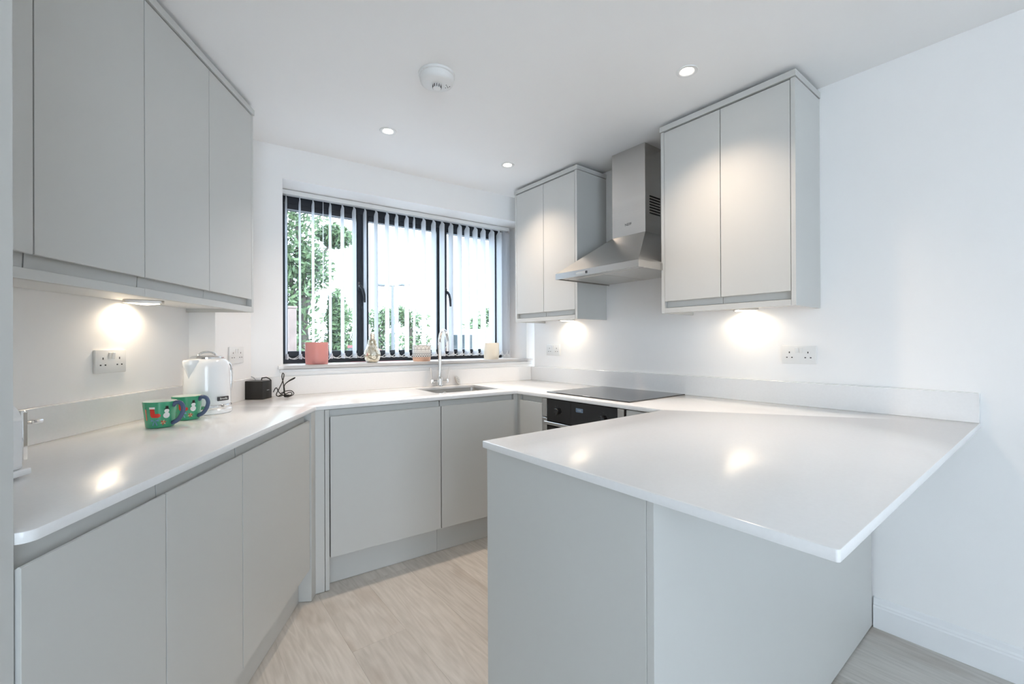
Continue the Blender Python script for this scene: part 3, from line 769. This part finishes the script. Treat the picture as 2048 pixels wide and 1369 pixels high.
# ------------------------------------------------------------------ ceiling: downlights and alarm
def downlight(x, y, label, watts=SPOT_W, cone=116):
    t = thing('downlight', label, 'ceiling light', 'G', (x, y, H - 0.004), 'recessed ceiling downlights')
    MB().lathe([(0.025, -0.0003), (0.026, -0.0016), (0.033, -0.0042), (0.0435, -0.0042), (0.0455, -0.0004), (0.025, -0.0003)], (x, y, H), 36).build('bezel', 'plastic', t, smooth=40)
    MB().lathe([(0, -0.0012), (0.0255, -0.0012), (0.0255, -0.0004), (0, -0.0004)], (x, y, H), 32).build('lens', 'lamp', t)
    l = bpy.data.lights.new('downlight_beam', 'SPOT'); l.energy = watts; l.color = WARM; l.spot_size = math.radians(cone); l.spot_blend = 1.0; l.shadow_soft_size = 0.022
    lo = bpy.data.objects.new('downlight_beam', l); col.objects.link(lo); lo.parent = t; lo.location = (0, 0, -0.004)


downlight(0.961, 2.316, 'lit recessed downlight above the worktop corner by the window')
downlight(1.762, 2.281, 'lit recessed downlight beside the small wall cabinet')
downlight(1.765, 1.018, 'lit recessed downlight above the peninsula')
ax, ay = 0.928, 1.70
al = thing('smoke_alarm', 'round white smoke alarm on the ceiling', 'smoke alarm', 'G', (ax, ay, H - 0.05))
MB().lathe([(0, -0.0005), (0.078, -0.0005), (0.078, -0.010), (0.074, -0.012), (0, -0.012)], (ax, ay, H), 48).build('base_ring', 'plastic', al, smooth=40)
MB().lathe([(0, -0.0122), (0.073, -0.0122), (0.073, -0.028), (0.069, -0.038), (0.058, -0.044), (0.026, -0.046), (0, -0.046)], (ax, ay, H), 48).build('cover', 'plastic', al, smooth=45)
cg = MB().lathe([(0.0, -0.0462), (0.019, -0.0462), (0.017, -0.062), (0.010, -0.065), (0, -0.065)], (ax, ay, H), 28).build('sensor_cage', 'plastic', al, smooth=45)
for k in range(12):
    a = 2 * PI * k / 12
    MB().box((-0.0005, -0.0016, -0.006), (0.0012, 0.0016, 0.006)).build('cage_slot', 'hole', cg).location = V((0, 0, 0))
    so = bpy.context.scene.objects[-1] if False else None
k = 0
for c in [c for c in col.objects if c.parent == cg]:
    a = 2 * PI * k / 12; k += 1
    for v in c.data.vertices: v.co += BASE[c.name]
    c.matrix_local = Matrix.Translation(V((ax + 0.0183 * math.cos(a), ay + 0.0183 * math.sin(a), H - 0.0535)) - BASE[c.name]) @ Matrix.Rotation(a, 4, 'Z')
for dx, dy in ((0.040, -0.018), (0.047, -0.012), (0.040, -0.004), (0.032, -0.024), (0.050, -0.022)):
    MB().lathe([(0, -0.0003), (0.0022, -0.0003), (0.0022, 0.001), (0, 0.001)], (ax + dx, ay + dy, H - 0.0452), 10).build('sounder_hole', 'hole', al)

# ------------------------------------------------------------------ kettle
kx, ky = 0.143, 2.365
kt = thing('kettle', 'white jug kettle with chrome lid and chrome base band on left worktop', 'kettle', 'G', (kx, ky, TOP))
img_r = V((0.80, 0.60, 0)).normalized()      # towards the handle
MB().lathe([(0, 0.0008), (0.091, 0.0008), (0.094, 0.004), (0.094, 0.018), (0.090, 0.022), (0, 0.022)], (kx, ky, TOP), 56).build('power_base', 'kettle', kt, smooth=40)
MB().lathe([(0.05, 0.0222), (0.090, 0.0222), (0.091, 0.024), (0.091, 0.036), (0.089, 0.0385), (0.05, 0.0385)], (kx, ky, TOP), 56).build('chrome_band', 'chrome', kt, smooth=40)
body = [(0, 0.039), (0.088, 0.039), (0.0895, 0.045), (0.087, 0.12), (0.084, 0.20), (0.081, 0.222), (0.074, 0.234), (0.064, 0.2395), (0, 0.2395)]
bd = MB().lathe(body, (kx, ky, TOP), 64).build('jug', 'kettle', kt, smooth=45)
lid = MB().lathe([(0, 0.2397), (0.063, 0.2397), (0.063, 0.246), (0.056, 0.252), (0, 0.254)], (kx, ky, TOP), 48).build('lid', 'chrome', kt, smooth=45)
hp = []
perp = V((-img_r.y, img_r.x, 0))
for k in range(13):
    a = PI * k / 12; hp.append(V((kx, ky, TOP + 0.250)) + img_r * (0.042 * math.cos(a)) + V((0, 0, 0.019 * math.sin(a))))
MB().tube(hp, 0.005, 10).build('lid_handle', 'chrome', lid, smooth=50)
# spout: a lip pushed out on the left
mb = MB(); t = mb.bm
rows = []
for z, ex, hwid in ((0.152, 0.002, 0.004), (0.185, 0.012, 0.022), (0.212, 0.024, 0.034), (0.228, 0.027, 0.036), (0.236, 0.022, 0.036)):
    rws = []
    for k in range(9):
        s_ = -1 + 2 * k / 8
        rad_ = 0.083 - 0.004 + (ex + 0.004) * (1 - abs(s_) ** 1.6)
        p = V((kx, ky, TOP + z)) - img_r * math.sqrt(max(rad_ ** 2 - (hwid * s_) ** 2, 0)) + perp * (hwid * s_)
        rws.append(t.verts.new(p))
    rows.append(rws)
for A, B in zip(rows, rows[1:]):
    for k in range(8): t.faces.new((A[k], A[k + 1], B[k + 1], B[k]))
cp_ = t.verts.new(V((kx, ky, TOP + 0.237)) - img_r * 0.06)
for k in range(8): t.faces.new((rows[-1][k], rows[-1][k + 1], cp_))
bmesh.ops.recalc_face_normals(t, faces=t.faces)
mb.build('spout', 'kettle', kt, smooth=60)
c0 = V((kx, ky, TOP))
hpts = [(0.078, 0.212), (0.098, 0.216), (0.114, 0.200), (0.119, 0.160), (0.117, 0.115), (0.110, 0.085), (0.098, 0.070), (0.084, 0.068)]
def smoothp(p2, n=4):
    out = []
    for i in range(len(p2) - 1):
        p0 = V(p2[max(i - 1, 0)]); p1 = V(p2[i]); p2_ = V(p2[i + 1]); p3 = V(p2[min(i + 2, len(p2) - 1)])
        for k in range(n):
            q = k / n
            out.append(0.5 * ((2 * p1) + (-p0 + p2_) * q + (2 * p0 - 5 * p1 + 4 * p2_ - p3) * q * q + (-p0 + 3 * p1 - 3 * p2_ + p3) * q ** 3))
    out.append(V(p2[-1])); return out
hps = [c0 + img_r * p[0] + V((0, 0, p[1])) for p in smoothp(hpts)]
MB().tube(hps, 0.0095, 12).build('handle', 'chrome', kt, smooth=50)
# badge low on the jug, towards the window side
bdir = (V((0, 0, 0)) - V((kx, ky, 0))).normalized(); bdir.rotate(Matrix.Rotation(math.radians(38), 3, 'Z'))
bright = V((-bdir.y, bdir.x, 0))
bc = c0 + bdir * 0.0893 + V((0, 0, 0.066))
mb = MB().box((-0.026, -0.006, -0.009), (0.026, 0.0012, 0.009), 0.002)
bmesh.ops.transform(mb.bm, matrix=face_mtx(bc, bright, (0, 0, 1)) @ Matrix.Rotation(PI / 2, 4, 'X') @ Matrix.Rotation(PI, 4, 'X'), verts=mb.bm.verts)
bg_ = mb.build('badge', 'badge', kt)
text('Breville', 0.012, 'white', bg_, face_mtx(bc + bdir * 0.0068, bright, (0, 0, 1)))

# ------------------------------------------------------------------ mugs
def mug(x, y, rot, label):
    t = thing('mug', label, 'mug', 'G', (x, y, TOP), 'green christmas mugs')
    prof_o = [(0, 0.0006), (0.040, 0.0006), (0.043, 0.004), (0.0455, 0.030), (0.0485, 0.060), (0.0515, 0.0935), (0.050, 0.095)]
    prof_i = [(0.050, 0.095), (0.0485, 0.0935), (0.0455, 0.060), (0.042, 0.012), (0.036, 0.008), (0, 0.008)]
    bo = MB().lathe(prof_o, (x, y, TOP), 48).build('cup', 'mug', t, smooth=50)
    MB().lathe(prof_i, (x, y, TOP), 48).build('inner_glaze', 'mugin', t, smooth=50)
    def rad(z):
        for (r0_, za), (r1_, zb) in zip(prof_o[1:], prof_o[2:]):
            if za <= z <= zb: return r0_ + (r1_ - r0_) * (z - za) / (zb - za)
        return 0.05
    def onm(a, z, e_=0.0005):                       # a = metres round the side from the handle-opposite front
        ang = rot + a / 0.048; r_ = rad(z) + e_
        return V((x + r_ * math.cos(ang), y + r_ * math.sin(ang), TOP + z))
    def decal(name, poly, m, e_=0.0005, n=1):
        mb = MB(); t_ = mb.bm
        f = t_.faces.new([t_.verts.new((p[0], p[1], 0)) for p in poly])
        r_ = bmesh.ops.triangulate(t_, faces=[f])
        for _ in range(2): bmesh.ops.subdivide_edges(t_, edges=[e2 for e2 in t_.edges if abs(e2.verts[0].co.x - e2.verts[1].co.x) > 0.006], cuts=1)
        for v in t_.verts: v.co = onm(v.co.x, v.co.y, e_)
        mb.build(name, m, bo)
    circ = lambda cx_, cz_, r_, n_=14: [(cx_ + r_ * math.cos(2 * PI * k / n_), cz_ + r_ * math.sin(2 * PI * k / n_)) for k in range(n_)]
    # stocking
    decal('stocking', [(-0.027, 0.071), (-0.027, 0.047), (-0.023, 0.040), (-0.004, 0.039), (0.003, 0.043), (0.004, 0.049), (-0.001, 0.054), (-0.012, 0.053), (-0.014, 0.071)], 'red')
    decal('stocking_cuff', [(-0.029, 0.078), (-0.029, 0.071), (-0.012, 0.071), (-0.012, 0.078)], 'white')
    # snowman
    decal('snowman_body', circ(0.0215, 0.046, 0.0105, 18), 'white')
    decal('snowman_head', circ(0.0215, 0.062, 0.0075, 16), 'white', 0.0007)
    decal('snowman_hat', [(0.0125, 0.0685), (0.0125, 0.0705), (0.0165, 0.0705), (0.0175, 0.080), (0.0255, 0.080), (0.0265, 0.0705), (0.0305, 0.0705), (0.0305, 0.0685)], 'black', 0.0009)
    # blue bow and star flower
    for dx in (-1, 1):
        decal('bow_loop', [(-0.014, 0.028), (-0.014 + dx * 0.011, 0.034), (-0.014 + dx * 0.013, 0.026)][::dx], 'blue')
        decal('bow_tail', [(-0.014, 0.027), (-0.014 + dx * 0.003, 0.026), (-0.014 + dx * 0.009, 0.012), (-0.014 + dx * 0.005, 0.011)][::dx], 'blue', 0.0006)
    for k in range(6):
        a = 2 * PI * k / 6 + 0.3; ca_, sa_ = math.cos(a), math.sin(a)
        decal('star_petal', [(0.012, 0.021), (0.012 + 0.006 * math.cos(a + 0.35), 0.021 + 0.006 * math.sin(a + 0.35)), (0.012 + 0.011 * ca_, 0.021 + 0.011 * sa_), (0.012 + 0.006 * math.cos(a - 0.35), 0.021 + 0.006 * math.sin(a - 0.35))][::-1], 'orange' if k % 2 else 'red')
    for a in (-0.045, -0.043): decal('sprig', [(a, 0.03), (a + 0.003, 0.03), (a + 0.002, 0.07), (a - 0.001, 0.07)], 'orange' if a < -0.044 else 'red')
    # handle
    hd_ = V((math.cos(rot + 0.045 / 0.048), math.sin(rot + 0.045 / 0.048), 0))
    hp2 = smoothp([(0.048, 0.078), (0.060, 0.090), (0.078, 0.086), (0.086, 0.068), (0.080, 0.046), (0.066, 0.026), (0.044, 0.014)], 4)
    MB().tube([V((x, y, TOP)) + hd_ * p[0] + V((0, 0, p[1])) for p in hp2], 0.0058, 12, flat=1.35).build('handle', 'navy', t, smooth=50)
    return t


mug(-0.018, 2.075, math.radians(-92), 'green mug with red stocking and snowman print standing in front')
mug(0.066, 2.215, math.radians(-92), 'green snowman mug tucked behind the other mug beside the kettle')

# ------------------------------------------------------------------ toaster (mostly behind the tall unit)
tz = thing('toaster', 'white toaster with chrome lever column behind the tall unit', 'toaster', 'L', (0.98, -0.22, TOP))
t0, t1, va, vb = 0.850, 1.123, -0.318, -0.135
mb = MB()
pf = rounded([(va, TOP + 0.022), (va, TOP + 0.178), (vb, TOP + 0.178), (vb, TOP + 0.022)], [0.006, 0.05, 0.05, 0.006], 8)
mb.profile([(p[0], p[1]) for p in pf], t0, t1, 0.003).build('body', 'kettle', tz, smooth=40)
MB().box((t0 - 0.006, va - 0.006, TOP + 0.006), (t1 + 0.014, vb + 0.006, TOP + 0.0215), 0.004, 2).build('base', 'kettle', tz, smooth=40)
for vv in (-0.27, -0.16):
    for ut in (0.87, 1.09): MB().lathe([(0, 0.0006), (0.010, 0.0006), (0.010, 0.0062), (0, 0.0062)], (ut, vv, TOP), 14).build('foot', 'box', tz)
for vv in (-0.255, -0.19): MB().box((t0 + 0.03, vv, TOP + 0.1785), (t1 - 0.03, vv + 0.022, TOP + 0.1795)).build('bread_slot', 'hole', tz)
lc = MB().box((t1 + 0.0005, -0.314, TOP + 0.036), (t1 + 0.018, -0.262, TOP + 0.152), 0.004).build('lever_column', 'chrome', tz, smooth=40)
MB().box((t1 + 0.0180, -0.291, TOP + 0.045), (t1 + 0.0184, -0.285, TOP + 0.140)).build('lever_slot', 'hole', lc)
MB().tube([(t1 + 0.018, -0.288, TOP + 0.122), (t1 + 0.036, -0.288, TOP + 0.122)], 0.004, 10).build('lever_arm', 'chrome', lc, smooth=50)
MB().box((t1 + 0.026, -0.314, TOP + 0.117), (t1 + 0.056, -0.264, TOP + 0.127), 0.004, 2).build('lever', 'chrome', lc, smooth=40)

# ------------------------------------------------------------------ black box and its cable
FR['K'] = frame(V((0.411, 2.716, TOP)), V((0.081, -0.068, 0)).normalized(), V((0.068, 0.081, 0)).normalized())
kb = thing('black_box', 'small black cube-shaped box in the worktop corner behind the kettle', 'box', 'K', (-0.052, 0.055, 0.0006))
MB().box((-0.104, 0.0, 0.0008), (0.0, 0.088, 0.100), 0.003, 2).build('case', 'box', kb, smooth=40)
MB().box((0.0, 0.016, 0.075), (0.0006, 0.026, 0.082)).build('port', 'dark', kb)
MB().box((0.0, 0.040, 0.046), (0.0006, 0.062, 0.050)).build('logo_plate', 'post', kb)
MB().tube([(-0.055, 0.080, 0.098), (-0.050, 0.078, 0.112), (-0.02, 0.070, 0.116), (0.0, 0.066, 0.108), (0.006, 0.070, 0.099)], 0.003, 8).build('lead', 'cable', kb, smooth=60)
MB().tube([(-0.085, 0.080, 0.098), (-0.095, 0.078, 0.113), (-0.110, 0.074, 0.120)], 0.0028, 8).build('lead_end', 'post', kb, smooth=60)
cb_ = thing('cable', 'tangled black cable bundle lying next to the black cube', 'cable', 'K', (0.04, 0.12, 0.0))
def loops(points, closed=False):
    P = [V(p) for p in points]; out = []
    n = len(P)
    for i in range(n - 1):
        p0 = P[max(i - 1, 0)]; p1 = P[i]; p2 = P[i + 1]; p3 = P[min(i + 2, n - 1)]
        for k in range(6):
            q = k / 6
            out.append(0.5 * ((2 * p1) + (-p0 + p2) * q + (2 * p0 - 5 * p1 + 4 * p2 - p3) * q * q + (-p0 + 3 * p1 - 3 * p2 + p3) * q ** 3))
    out.append(P[-1]); return out
main = [(0.004, 0.095, 0.03), (0.018, 0.10, 0.055), (0.03, 0.105, 0.03), (0.05, 0.11, 0.012), (0.075, 0.118, 0.006), (0.095, 0.125, 0.016), (0.08, 0.13, 0.026), (0.045, 0.125, 0.010),
        (0.02, 0.118, 0.004), (0.012, 0.112, 0.016), (0.03, 0.11, 0.05), (0.048, 0.112, 0.09), (0.055, 0.114, 0.126), (0.047, 0.116, 0.136), (0.042, 0.116, 0.115), (0.049, 0.118, 0.080),
        (0.051, 0.120, 0.045), (0.060, 0.122, 0.012), (0.085, 0.128, 0.005), (0.102, 0.132, 0.018), (0.085, 0.135, 0.034), (0.055, 0.13, 0.032), (0.03, 0.125, 0.020)]
MB().tube(loops(main), 0.0024, 8).build('flex', 'cable', cb_, smooth=60)
MB().tube(loops([(0.03, 0.10, 0.006), (0.06, 0.108, 0.03), (0.058, 0.112, 0.065), (0.075, 0.118, 0.086), (0.105, 0.128, 0.103), (0.109, 0.130, 0.110), (0.085, 0.122, 0.096), (0.060, 0.115, 0.072), (0.055, 0.112, 0.045), (0.064, 0.112, 0.006), (0.09, 0.118, 0.005)]), 0.0024, 8).build('flex', 'cable', cb_, smooth=60)
MB().box((0.06, 0.10, 0.0008), (0.088, 0.118, 0.015), 0.004, 2).build('plug', 'cable', cb_, smooth=40)

# ------------------------------------------------------------------ things on the window sill
def pot(name, label, u, v, r, h, m, cat='pot', group=None):
    t = thing(name, label, cat, 'W', (u, v, SILL), group)
    MB().lathe([(0, 0.0006), (r * 0.93, 0.0006), (r * 0.96, 0.004), (r, h * 0.35), (r, h - 0.001), (r - 0.001, h), (r - 0.005, h), (r - 0.006, h - 0.002)], (u, v, SILL), 56).build('pot_body', m, t, smooth=45)
    MB().lathe([(r - 0.006, h - 0.002), (r - 0.0065, 0.012), (0, 0.010)], (u, v, SILL), 48).build('pot_inside', m, t, smooth=45)
    return t


pot('plant_pot', 'plain pink ceramic pot on the window sill', 0.551, 0.060, 0.0675, 0.137, 'pink')
pot('plant_pot', 'plain cream ceramic pot on the window sill', 1.836, 0.060, 0.061, 0.129, 'cream')
pu, pv, pr, ph = 1.250, 0.062, 0.065, 0.114
pp = thing('patterned_pot', 'white pot with black aztec pattern and peach base on the sill', 'pot', 'W', (pu, pv, SILL))
MB().lathe([(0, 0.0006), (pr * 0.90, 0.0006), (pr * 0.95, 0.006), (pr, 0.030), (pr, 0.031)], (pu, pv, SILL), 56).build('peach_base', 'terracotta', pp, smooth=45)
sh = MB().lathe([(pr, 0.031), (pr, ph - 0.001), (pr - 0.001, ph), (pr - 0.005, ph), (pr - 0.006, ph - 0.002), (pr - 0.0065, 0.012), (0, 0.010)], (pu, pv, SILL), 56).build('white_upper', 'potwhite', pp, smooth=45)
def pc(a, z, e_=0.0006): return (pu + (pr + e_) * math.sin(a), pv - (pr + e_) * math.cos(a), SILL + z)
for z in (ph - 0.003, 0.085, 0.060, 0.052):
    MB().tube([pc(2 * PI * k / 72, z, 0.0) for k in range(72)], 0.0009, 5, closed=True).build('pattern_line', 'ink', sh)
mb = MB()
for k in range(14):
    a0 = 2 * PI * k / 14; da = 2 * PI / 14
    mb.tube([pc(a0 + da * q / 10, 0.087 + 0.020 * math.sin(PI * q / 10), 0.0) for q in range(11)], 0.0006, 4)
    mb.tube([pc(a0, 0.072, 0.0), pc(a0, 0.087, 0.0)], 0.0006, 4)
mb.build('scallops', 'ink', sh)
mb = MB()
for zz, n_, hz, wz in ((0.071, 44, 0.0035, 0.02), (0.056, 60, 0.0025, 0.02), (0.045, 26, 0.0035, 0.055), (0.037, 26, 0.0055, 0.075), (0.0265, 26, 0.003, 0.04)):
    for k in range(n_):
        a = 2 * PI * (k + (0.5 if zz in (0.045, 0.0265) else 0)) / n_
        mb.quad([pc(a - wz, zz), pc(a, zz - hz), pc(a + wz, zz), pc(a, zz + hz)])
mb.build('diamonds', 'ink', sh)
bu, bv = 0.897, 0.060
bb = thing('bulb_ornament', 'mercury glass light bulb ornament on the window sill', 'ornament', 'W', (bu, bv, SILL))
MB().lathe([(0, 0.0006), (0.030, 0.0006), (0.036, 0.004), (0.047, 0.020), (0.054, 0.042), (0.053, 0.062), (0.044, 0.088), (0.034, 0.110), (0.029, 0.132), (0.0275, 0.150), (0.026, 0.153), (0, 0.153)], (bu, bv, SILL), 48).build('glass_bulb', 'mercury', bb, smooth=50)
scp = [(0, 0.1532), (0.019, 0.1532)]
for k in range(5): scp += [(0.0185, 0.157 + k * 0.008), (0.0165, 0.161 + k * 0.008)]
scp += [(0.014, 0.197), (0.006, 0.202), (0, 0.202)]
MB().lathe(scp, (bu, bv, SILL), 32).build('screw_cap', 'silver', bb, smooth=50)

# ------------------------------------------------------------------ outside the window
gr = MB().box((-30, 3.6, -0.35), (45, 60, -0.25)).build('ground', 'tarmac'); struct(gr)


def foliage(name, m, parent, blobs, n, size, seed):
    rn = random.Random(seed); mb = MB(); t = mb.bm
    for _ in range(n):
        c, r = rn.choice(blobs)
        d = V((rn.gauss(0, 1), rn.gauss(0, 1), rn.gauss(0, 1))).normalized() * (rn.random() ** 0.45)
        p = V(c) + V((d.x * r[0], d.y * r[1], d.z * r[2]))
        a = V((rn.gauss(0, 1), rn.gauss(0, 1), rn.gauss(0, 1))).normalized(); b = a.orthogonal().normalized(); s_ = size * rn.uniform(0.6, 1.4)
        t.faces.new([t.verts.new(p + a * s_), t.verts.new(p + b * s_ * 0.5), t.verts.new(p - a * s_), t.verts.new(p - b * s_ * 0.5)])
    o = mb.build(name, m, parent); o['kind'] = 'stuff'; return o


def tree(label, x, y, trunk_h, blobs, n, size, m, seed, name='tree', group=None):
    t = thing(name, label, 'tree', 'G', (x, y, -0.25), group)
    rn = random.Random(seed)
    top = max(b[0][2] for b in blobs)
    MB().tube([(x, y, -0.25), (x + 0.05, y, trunk_h * 0.5), (x - 0.04, y + 0.05, top)], [0.16, 0.12, 0.04], 10).build('trunk', 'bark', t, smooth=60)
    for b in blobs[:5]: MB().tube([(x, y, trunk_h * 0.6), V((x, y, trunk_h)).lerp(V(b[0]), 0.5), b[0]], [0.07, 0.045, 0.015], 6).build('branch', 'bark', t, smooth=60)
    foliage('foliage', m, t, blobs, n, size, seed + 1)
    return t


tx, ty = 2.45, 11.0
tree('large leafy tree outside behind the left window pane', tx, ty, 2.6,
     [((tx - 0.1, ty, 4.2), (0.9, 0.9, 0.8)), ((tx + 0.85, ty + 0.2, 3.85), (0.45, 0.4, 0.28)), ((tx - 0.5, ty, 3.2), (0.7, 0.8, 0.7)), ((tx + 0.15, ty, 3.0), (0.6, 0.6, 0.6)), ((tx - 0.4, ty, 2.2), (0.8, 0.8, 0.8)),
      ((tx - 0.3, ty, 1.2), (0.8, 0.8, 0.9)), ((tx - 0.2, ty, 0.4), (0.8, 0.7, 0.7)), ((tx + 0.8, ty, 1.9), (0.22, 0.4, 0.7)), ((tx + 0.75, ty, 0.9), (0.3, 0.4, 0.8))],
     9000, 0.075, 'leaf', 5)
rn = random.Random(11)
HED = [(5.3, 17.0, 2.6, 'rounded green bush outside at the left of the middle pane'), (6.9, 17.6, 2.7, 'broad green bush outside behind the lamp post'),
       (8.9, 18.9, 2.9, 'tall narrow bush outside right of the lamp post'), (11.2, 16.9, 2.3, 'low green bush outside behind the patterned pot'),
       (13.3, 18.6, 3.2, 'tall bush outside behind the middle window bar'), (15.9, 18.2, 2.6, 'green bush outside behind the right pane'), (18.6, 18.5, 2.5, 'green bush outside at the far right pane'), (3.2, 18.0, 2.2, 'small bush outside beside the large tree')]
for k, (hx, hy, hh, lab) in enumerate(HED):
    bl_ = [((hx + rn.uniform(-0.3, 0.3), hy, 0.35 + hh * 0.33 * j), (0.75 + rn.uniform(0, 0.3), 0.6, 0.55)) for j in range(3)] + [((hx + rn.uniform(-0.5, 0.5), hy, hh * 0.85), (0.35, 0.35, 0.5))]
    tree(lab, hx, hy, 0.8, bl_, 1500, 0.10, 'hedge', 40 + k, 'bush', 'bushes beyond the car park')
lx, ly_ = 6.8, 16.0
lp = thing('lamp_post', 'tall twin-arm street lamp post outside the middle pane', 'lamp post', 'G', (lx, ly_, -0.25))
MB().tube([(lx, ly_, -0.25), (lx, ly_, 3.42)], [0.075, 0.05], 12).build('pole', 'lampgrey', lp, smooth=50)
for s in (-1, 1):
    d = V((0.786, -0.618, 0)) * s
    ar = MB().tube([V((lx, ly_, 3.40)), V((lx, ly_, 3.44)) + d * 0.32], 0.03, 8).build('arm', 'lampgrey', lp, smooth=50)
    p = V((lx, ly_, 3.44)) + d * 0.45
    MB().box(p - V((0.17, 0.14, 0.04)), p + V((0.17, 0.14, 0.04)), 0.02).build('lantern', 'lampgrey', ar)


def car(label, x, y, rz, paint, van=False):
    fk = 'C%d' % len(FR); FR[fk] = Matrix.Translation((x, y, -0.25)) @ Matrix.Rotation(rz, 4, 'Z')
    t = thing('parked_car', label, 'car', fk, (0, 0, 0))
    if van:
        pf = [(-2.3, 0.30), (-2.35, 0.9), (-2.0, 1.05), (-1.45, 1.85), (-1.2, 1.95), (2.3, 1.95), (2.35, 0.3)]
        win_ = [(-1.9, 1.10), (-1.42, 1.75), (-0.7, 1.75), (-0.7, 1.10)]
    else:
        pf = [(-2.1, 0.28), (-2.15, 0.62), (-1.95, 0.78), (-1.1, 0.90), (-0.45, 1.38), (0.9, 1.42), (1.75, 0.98), (2.05, 0.92), (2.1, 0.30)]
        win_ = [(-0.95, 0.93), (-0.40, 1.32), (0.85, 1.35), (1.45, 0.98)]
    mb = MB(); tb = mb.bm
    f = tb.faces.new([tb.verts.new((p[0], -0.85, p[1])) for p in pf]); r_ = bmesh.ops.extrude_face_region(tb, geom=[f])
    bmesh.ops.translate(tb, verts=[v for v in r_['geom'] if isinstance(v, bmesh.types.BMVert)], vec=(0, 1.7, 0)); bmesh.ops.recalc_face_normals(tb, faces=tb.faces)
    bmesh.ops.bevel(tb, geom=list(tb.edges), offset=0.07, segments=2, affect='EDGES')
    mb.build('body', paint, t, smooth=40)
    for sy in (-0.853, 0.849):
        m2 = MB(); f = m2.bm.faces.new([m2.bm.verts.new((p[0], sy, p[1])) for p in win_]); r_ = bmesh.ops.extrude_face_region(m2.bm, geom=[f])
        bmesh.ops.translate(m2.bm, verts=[v for v in r_['geom'] if isinstance(v, bmesh.types.BMVert)], vec=(0, 0.004, 0)); bmesh.ops.recalc_face_normals(m2.bm, faces=m2.bm.faces)
        m2.build('side_window', 'carglass', t)
    for wx in (-1.35, 1.35):
        for sy in (-0.78, 0.78):
            MB().lathe([(0, -0.1), (0.28, -0.1), (0.31, -0.07), (0.31, 0.07), (0.28, 0.1), (0, 0.1)], (wx, sy, 0.312), 24, Matrix.Rotation(PI / 2, 3, 'X')).build('wheel', 'tyre', t, smooth=40)
    return t


car('white van parked outside behind the patterned pot', 9.4, 13.2, math.radians(-32), 'carpaint', True)
car('white car parked outside behind the right pane', 13.2, 13.6, math.radians(-40), 'carpaint')
car('red car parked outside behind the left pane', 4.2, 14.2, math.radians(-10), 'carred')
fp = thing('timber_post', 'brown timber fence post outside the left pane', 'post', 'G', (1.42, 6.9, -0.25))
MB().box((1.37, 6.85, -0.25), (1.47, 6.95, 1.72), 0.008).build('post_shaft', 'fence', fp)
MB().prism([(1.36, 6.84), (1.48, 6.84), (1.48, 6.96), (1.36, 6.96)], 1.7205, 1.75, 0.005).build('post_cap', 'fence', fp)
